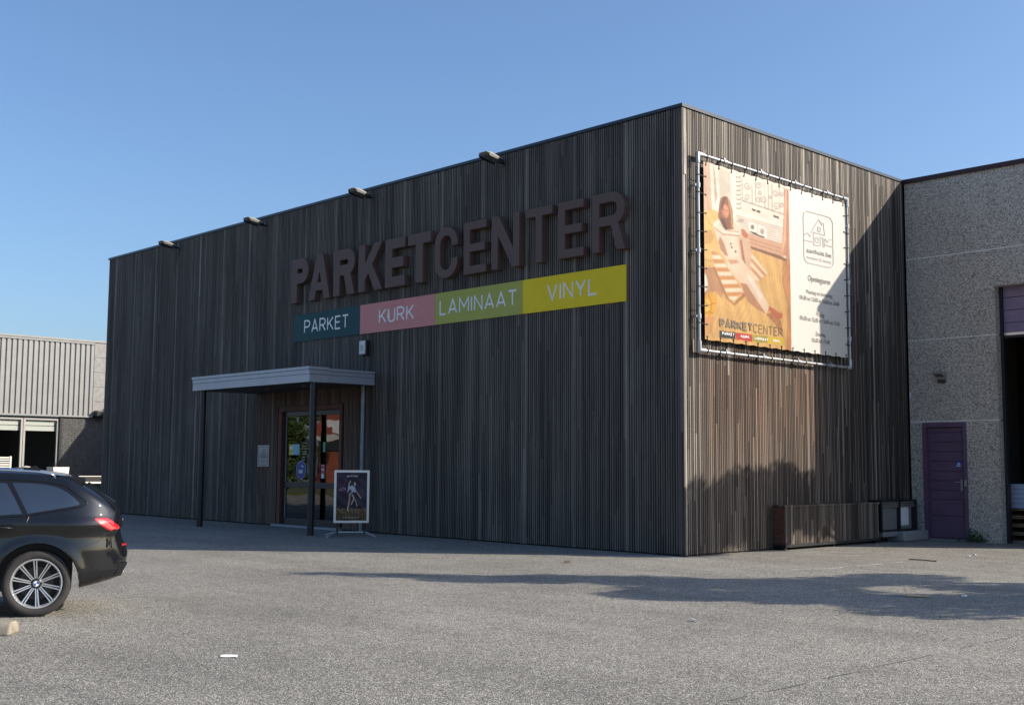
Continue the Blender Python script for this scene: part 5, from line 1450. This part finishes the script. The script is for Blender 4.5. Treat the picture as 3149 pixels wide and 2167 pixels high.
# wheels
def wheel(cx, flip):
    y_out = 0.035
    w = bpy.data.objects.new('wheel', None)
    COL.objects.link(w)
    w.parent = car
    w.location = (cx, y_out if not flip else CW - y_out, 0.303)
    w.rotation_euler = (0, random.uniform(0, 0.6), 0) if not flip else (0, 0, math.pi)
    ty = MB().lathe([(0.222, 0.022), (0.232, 0.008), (0.250, 0.0), (0.275, 0.002), (0.292, 0.010), (0.301, 0.026), (0.303, 0.05), (0.303, 0.17), (0.300, 0.19), (0.28, 0.205), (0.235, 0.205)], (0, 0, 0), 'Y', 56)
    for i in range(60):
        a = 2 * math.pi * i / 60
        ty.obox((0.2965 * math.cos(a), 0.030, 0.2965 * math.sin(a)), (math.cos(a), 0, math.sin(a)), (0, 1, 0), (-math.sin(a), 0, math.cos(a)), 0.0055, 0.012, 0.011)
    ty.build('tyre', 'rubber', w, world=False, auto=50)
    rim = MB().lathe([(0.230, 0.018), (0.226, 0.006), (0.216, 0.006), (0.206, 0.020), (0.200, 0.10)], (0, 0, 0), 'Y', 56).build('rim', 'alu', w, world=False, auto=40)
    MB().lathe([(0.0, 0.11), (0.205, 0.11)], (0, 0, 0), 'Y', 40).build('inner_barrel', 'rim_dark', w, world=False)
    MB().lathe([(0.0, 0.075), (0.15, 0.075), (0.15, 0.085)], (0, 0, 0), 'Y', 40).build('brake_disc', 'disc', w, world=False)
    for i in range(10):
        a = 2 * math.pi * i / 10
        for sg in (-1, 1):
            d = Vector((math.cos(a), 0, math.sin(a)))
            s_ = Vector((-math.sin(a), 0, math.cos(a))) * sg
            p0 = d * 0.040 + s_ * 0.008
            p1 = d * 0.130 + s_ * 0.009
            p2 = d * 0.214 + s_ * 0.0125
            mb = MB()
            for pa, pb, ya_, yb_ in ((p0, p1, 0.034, 0.024), (p1, p2, 0.024, 0.012)):
                dd = (pb - pa).normalized()
                q_ = Vector((-dd.z, 0, dd.x))
                mb.add([pa + q_ * 0.0050 + Vector((0, ya_, 0)), pa - q_ * 0.0050 + Vector((0, ya_, 0)), pb - q_ * 0.0055 + Vector((0, yb_, 0)), pb + q_ * 0.0055 + Vector((0, yb_, 0)),
                        pa + q_ * 0.006 + Vector((0, ya_ + 0.03, 0)), pa - q_ * 0.006 + Vector((0, ya_ + 0.03, 0)), pb - q_ * 0.006 + Vector((0, yb_ + 0.03, 0)), pb + q_ * 0.006 + Vector((0, yb_ + 0.03, 0))],
                       [(0, 1, 2, 3), (0, 4, 5, 1), (2, 6, 7, 3), (1, 5, 6, 2), (0, 3, 7, 4)])
            mb.build('spoke', 'alu', rim, world=False)
    MB().lathe([(0.0, 0.022), (0.030, 0.022), (0.040, 0.030), (0.055, 0.040), (0.06, 0.09)], (0, 0, 0), 'Y', 28).build('hub', 'rim_dark', w, world=False, auto=40)
    em = MB().lathe([(0.024, 0.0195), (0.030, 0.0195), (0.030, 0.0225)], (0, 0, 0), 'Y', 24).build('hub_emblem', 'chrome', w, world=False)
    for qd in range(4):
        pts = [(0, 0)] + arc(0, 0, 0.0235, qd * 90, qd * 90 + 90, 6)
        MB().prism(pts, (1, 0, 0), (0, 0, 1), (0, 1, 0), (0, 0.0195, 0), 0.0024).build('emblem_quarter', 'white' if qd % 2 else 'blue', em, world=False)
    for i in range(5):
        a = 2 * math.pi * i / 5 + 0.3
        MB().tube([(0.046 * math.cos(a), 0.028, 0.046 * math.sin(a)), (0.046 * math.cos(a), 0.06, 0.046 * math.sin(a))], 0.007, 8).build('wheel_bolt', 'black', w, world=False)
for cx in (0.0, FWX):
    wheel(cx, False)
    wheel(cx, True)
    al_ = MB()
    n = 24
    for i in range(n):
        a0, a1 = R(-10 + 200 * i / n), R(-10 + 200 * (i + 1) / n)
        for ya_, yb_ in ((0.03, 0.30), (CW - 0.30, CW - 0.03)):
            al_.add([(cx + 0.365 * math.cos(a0), ya_, 0.305 + 0.365 * math.sin(a0)), (cx + 0.365 * math.cos(a1), ya_, 0.305 + 0.365 * math.sin(a1)), (cx + 0.365 * math.cos(a1), yb_, 0.305 + 0.365 * math.sin(a1)), (cx + 0.365 * math.cos(a0), yb_, 0.305 + 0.365 * math.sin(a0))], [(0, 1, 2, 3)])
    al_.build('arch_liner', 'black', car, world=False)

# ------------------------------------------------------------------ small things on the ground
ks = thing('parking_kerb', 'worn concrete parking kerb lying by the car wheel', 'kerb', (1.62, -11.16, 0), R(50))
kb = MB().prism([(-0.13, 0.0), (0.13, 0.0), (0.10, 0.085), (0.06, 0.105), (-0.06, 0.105), (-0.10, 0.085)], (0, 1, 0), (0, 0, 1), (1, 0, 0), (-1.9, 0, 0), 1.95)
bevel(kb.build('kerb_block', 'stone', ks, world=False), 0.018, 3)
pp_ = thing('paper_scrap', 'small torn white paper scrap on the sunlit asphalt', 'paper', (3.86, -10.41, 0), R(48))
MB().prism([(-0.06, -0.025), (-0.02, -0.03), (0.03, -0.022), (0.06, -0.028), (0.062, 0.02), (0.045, 0.032), (-0.045, 0.035), (-0.065, 0.015)], (1, 0, 0), (0, 1, 0.12), (0, 0, 1), (0, 0, 0.008), 0.002).build('sheet', 'paper', pp_, world=False)
cc = thing('cardboard_scrap', 'torn flap of brown cardboard lying in the tree shade', 'cardboard', (5.25, -2.61, 0), R(30))
MB().prism([(-0.13, -0.08), (0.12, -0.09), (0.14, 0.09), (-0.10, 0.10)], (1, 0, 0), (0, 1, 0), (0, 0, 1), (0, 0, 0.006), 0.004).build('flat_half', 'card', cc, world=False)
MB().prism([(-0.13, 0), (-0.10, 0.17), (-0.02, 0.10), (-0.03, 0)], (0, 1, 0), (-0.3, 0, 0.95), (1, 0, 0), (-0.11, 0.05, 0.006), 0.004).build('raised_flap', 'card', cc, world=False)
for i, (x, y_, s_, lab) in enumerate(((5.62, -2.25, 0.025, 'tiny white scrap beside the cardboard in the shade'), (-0.35, -2.35, 0.06, 'small dark clod near the edge of the building shade'), (4.9, -6.2, 0.035, 'tiny white fleck on the open asphalt'), (2.9, 3.9, 0.04, 'white crumb of litter before the big hall door'), (3.0, 3.5, 0.035, 'second white crumb of litter before the hall door'))):
    t = thing('litter_scrap', lab, 'litter', (x, y_, 0), i * 1.3)
    MB().prism([(-s_, -s_ * 0.5), (s_ * 0.7, -s_ * 0.6), (s_, s_ * 0.3), (-s_ * 0.4, s_ * 0.6)], (1, 0, 0), (0, 1, 0.2), (0, 0, 1), (0, 0, s_ * 0.15 + 0.004), 0.015).build('scrap', 'bark' if i == 1 else 'paper', t, world=False)
tw = thing('dry_twig', 'thin dark twig lying on the sunlit ground near the purple door', 'twig', (2.9, 2.16, 0))
MB().tube([(-0.25, 0.05, 0.012), (0.0, -0.01, 0.018), (0.22, -0.02, 0.012)], 0.009, 6).tube([(0.15, -0.017, 0.014), (0.2, 0.04, 0.02)], 0.006, 5).build('stick', 'bark', tw, world=False)
# worn chalk and paint marks
rng = random.Random(3)
def mark(pts, w, lab):
    t = thing('paint_mark', lab, 'ground marking', (pts[0][0], pts[0][1], 0), 0, 'worn pale lines on the asphalt')
    p = [Vector((a - pts[0][0], b2 - pts[0][1], 0.004)) for a, b2 in pts]
    pp = []
    for a, b2 in zip(p[:-1], p[1:]):
        for i in range(10):
            pp.append(a.lerp(b2, i / 10))
    pp.append(p[-1])
    vs, fs = [], []
    for i, q in enumerate(pp):
        d = (pp[min(i + 1, len(pp) - 1)] - pp[max(i - 1, 0)]).normalized()
        s_ = Vector((-d.y, d.x, 0))
        ww = w * rng.uniform(0.35, 1.0)
        vs += [q + s_ * ww * rng.uniform(0.6, 1), q - s_ * ww * rng.uniform(0.6, 1)]
    for i in range(len(pp) - 1):
        if rng.random() < 0.86:
            fs.append((2 * i, 2 * i + 1, 2 * i + 3, 2 * i + 2))
    MB().add(vs, fs).build('line', 'paint_line', t, world=False)
mark([(2.45, -0.75), (2.72, -0.1), (2.68, 0.35)], 0.05, 'worn white line nearest the tree shade')
mark([(2.70, 0.55), (2.78, 1.15)], 0.05, 'worn white dash before the purple door')
mark([(2.76, 1.45), (2.80, 1.75)], 0.045, 'short white dash closest to the twig')
mark([(0.55, 1.9), (0.95, 2.6), (1.40, 3.3)], 0.05, 'pale scuffed line running along the side wall')
mark([(1.0, 1.45), (1.45, 2.1), (1.9, 2.75)], 0.045, 'outer pale scuffed line in front of the side wall')
mark([(0.75, 1.7), (1.2, 2.35)], 0.06, 'faint pale smear between two scuffed lines')
sm_ = thing('asphalt_joint', 'thin dark joint line crossing the asphalt at lower right', 'ground joint', (7.3, -6.5, 0))
MB().add([(0.0 + 0.012 * math.sin(i * 1.7) + sg * rng.uniform(0.002, 0.006), -3.6 + i * 0.22, 0.004) for i in range(40) for sg in (-1, 1)], [(2 * i, 2 * i + 1, 2 * i + 3, 2 * i + 2) for i in range(39) if rng.random() < 0.6]).build('joint_strip', plain('tar_joint', (0.10, 0.097, 0.09), 0.8), sm_, world=False)

# ------------------------------------------------------------------ plants
def leaves(n, sampler, size, rg):
    vs, fs = [], []
    for i in range(n):
        c = Vector(sampler(rg))
        d = Vector((rg.gauss(0, 1), rg.gauss(0, 1), rg.gauss(0, 1))).normalized()
        e = d.orthogonal().normalized()
        e.rotate(Matrix.Rotation(rg.uniform(0, 6.28), 3, d))
        f_ = d.cross(e)
        s_ = size * rg.uniform(0.6, 1.3)
        o_ = len(vs)
        vs += [c - e * s_, c + f_ * s_ * 0.45 + d * s_ * 0.15, c + e * s_, c - f_ * s_ * 0.45 + d * s_ * 0.15]
        fs.append((o_, o_ + 1, o_ + 2, o_ + 3))
    return vs, fs
def tree(name, lab, base, trunk_top, clumps, nleaf, size, seed, trunk_r=0.09):
    rg = random.Random(seed)
    t = thing(name, lab, 'tree', base)
    tk = MB()
    top = Vector(trunk_top)
    mid = top * 0.5 + Vector((rg.uniform(-0.1, 0.1), rg.uniform(-0.1, 0.1), 0))
    tk.tube([(0, 0, 0), tuple(mid), tuple(top)], [trunk_r * 1.25, trunk_r, trunk_r * 0.7], 10)
    for c, r_ in clumps:
        c = Vector(c)
        st = mid.lerp(top, rg.uniform(0.5, 1.0))
        tk.tube([tuple(st), tuple(st.lerp(c, 0.5) + Vector((0, 0, 0.1))), tuple(c)], [trunk_r * 0.45, trunk_r * 0.3, 0.01], 6)
    tk.build('trunk', 'bark', t, world=False, smooth=True)
    tot = sum(r_[0] * r_[1] * r_[2] for _, r_ in clumps)
    V, F_ = [], []
    for c, r_ in clumps:
        def smp(rg, c=c, r_=r_):
            while True:
                p = Vector((rg.uniform(-1, 1), rg.uniform(-1, 1), rg.uniform(-1, 1)))
                if p.length < 1:
                    break
            return (c[0] + p.x * r_[0], c[1] + p.y * r_[1], c[2] + p.z * r_[2])
        v, f_ = leaves(max(60, int(nleaf * r_[0] * r_[1] * r_[2] / tot)), smp, size, rg)
        o_ = len(V)
        V += v
        F_ += [tuple(q + o_ for q in ff) for ff in f_]
    MB().add(V, F_).build('crown', 'leaf', t, world=False)
    return t
SD_, SN_ = Vector((0.755, 0.656, 0)), Vector((-0.656, 0.755, 0))
def sn(s_, n_):
    p = SD_ * s_ + SN_ * n_
    return (p.x, p.y, 0)
rg = random.Random(8)
# tall narrow tree right of the yard (out of frame): the long streak of shade
cl1 = []
for i in range(16):
    z = 2.7 + i * 0.36
    k = min(1, (16 - i) / 7 + 0.15)
    off = SN_ * rg.uniform(-0.75, 0.65) * k + SD_ * rg.uniform(-0.3, 0.3)
    cl1.append(((off.x, off.y, z), (0.5 * k + 0.12, 0.5 * k + 0.12, 0.34)))
tree('hornbeam_tree', 'tall narrow leafy tree outside the right edge throwing the long shade', sn(9.5, -3.75), (0, 0, 7.0), cl1, 7000, 0.085, 3, 0.10)
cl2 = []
for i in range(26):
    z = 1.2 + i * 0.165
    off = SN_ * rg.uniform(-1.45, 1.35) * min(1, (28 - i) / 12) + SD_ * rg.uniform(-0.5, 0.5)
    cl2.append(((off.x, off.y, z), (0.55, 0.55, 0.42)))
tree('bushy_tree', 'low bushy tree outside the right edge throwing the broad shade', sn(9.0, -5.45), (0, 0, 3.6), cl2, 11000, 0.085, 4, 0.09)
cl3 = []  # unseen tree added, its flat crown shaped to shade the side wall's foot
bx_ = Vector(sn(9.0, 3.05))
for i in range(13):
    n_ = 0.1 + i * 0.22
    tgt = Vector(sn(9.0 + rg.uniform(-0.3, 0.3), n_)) - bx_
    zt = 6.32 - 0.34 * n_
    cl3.append(((tgt.x, tgt.y, zt - 0.80 + rg.uniform(-0.08, 0.12)), (0.42, 0.42, 0.62)))
tree('added_shade_tree', 'unseen slanting tree added by the concrete hall to shade the lower side wall', tuple(bx_), (0.0, -0.2, 4.6), cl3, 8000, 0.08, 5, 0.09)
# greenery and a brick house across the street, mirrored in the glass doors
cl4 = [((rg.uniform(-1.2, 1.2), rg.uniform(-0.8, 0.8), rg.uniform(0.7, 4.6)), (0.9, 0.9, 0.7)) for _ in range(16)]
tree('street_tree', 'broad green street tree across the road, mirrored in the glass door', (-47.9, -24.0, 0), (0, 0, 3.6), cl4, 7000, 0.13, 6, 0.14)
hs = thing('brick_house', 'red brick house across the road, mirrored in the glass door', 'building', (-46.0, -28, 0))
B(-51.0, -40.0, -34, -28, 0, 5.6).build('wall', 'redbrick', hs)
B(-49.4, -40.05, -28.3, -27.9, 3.35, 4.15).build('upper_wall', 'white', hs)
B(-51.2, -39.8, -34.2, -27.6, 5.6, 5.75).build('roof', 'trim', hs)
B(-50.9, -40.2, -28.0 - 0.1, -27.85, 2.95, 3.25).build('lintel', 'offwhite', hs)
B(-50.7, -44.4, -28.1, -27.93, 2.25, 2.93).build('window', 'carglass', hs)
# weeds at the foot of the concrete wall
wd = thing('weed_plant', 'small green weed at the foot of the concrete wall beside the purple door', 'plant', (1.42, 7.22, 0))
v, f_ = leaves(70, lambda r: (r.gauss(0, 0.10), r.gauss(0, 0.03), abs(r.gauss(0, 0.08)) + 0.02), 0.05, random.Random(2))
lt_ = MB().add(v, f_).build('leaf_tuft', 'leaf', wd, world=False)
lt_['kind'] = 'stuff'
MB().tube([(0, 0, 0), (0.03, 0, 0.12), (0.02, 0.0, 0.24)], 0.006, 5).tube([(0, 0, 0), (-0.06, 0, 0.08)], 0.005, 5).build('stem', 'leaf', wd, world=False)
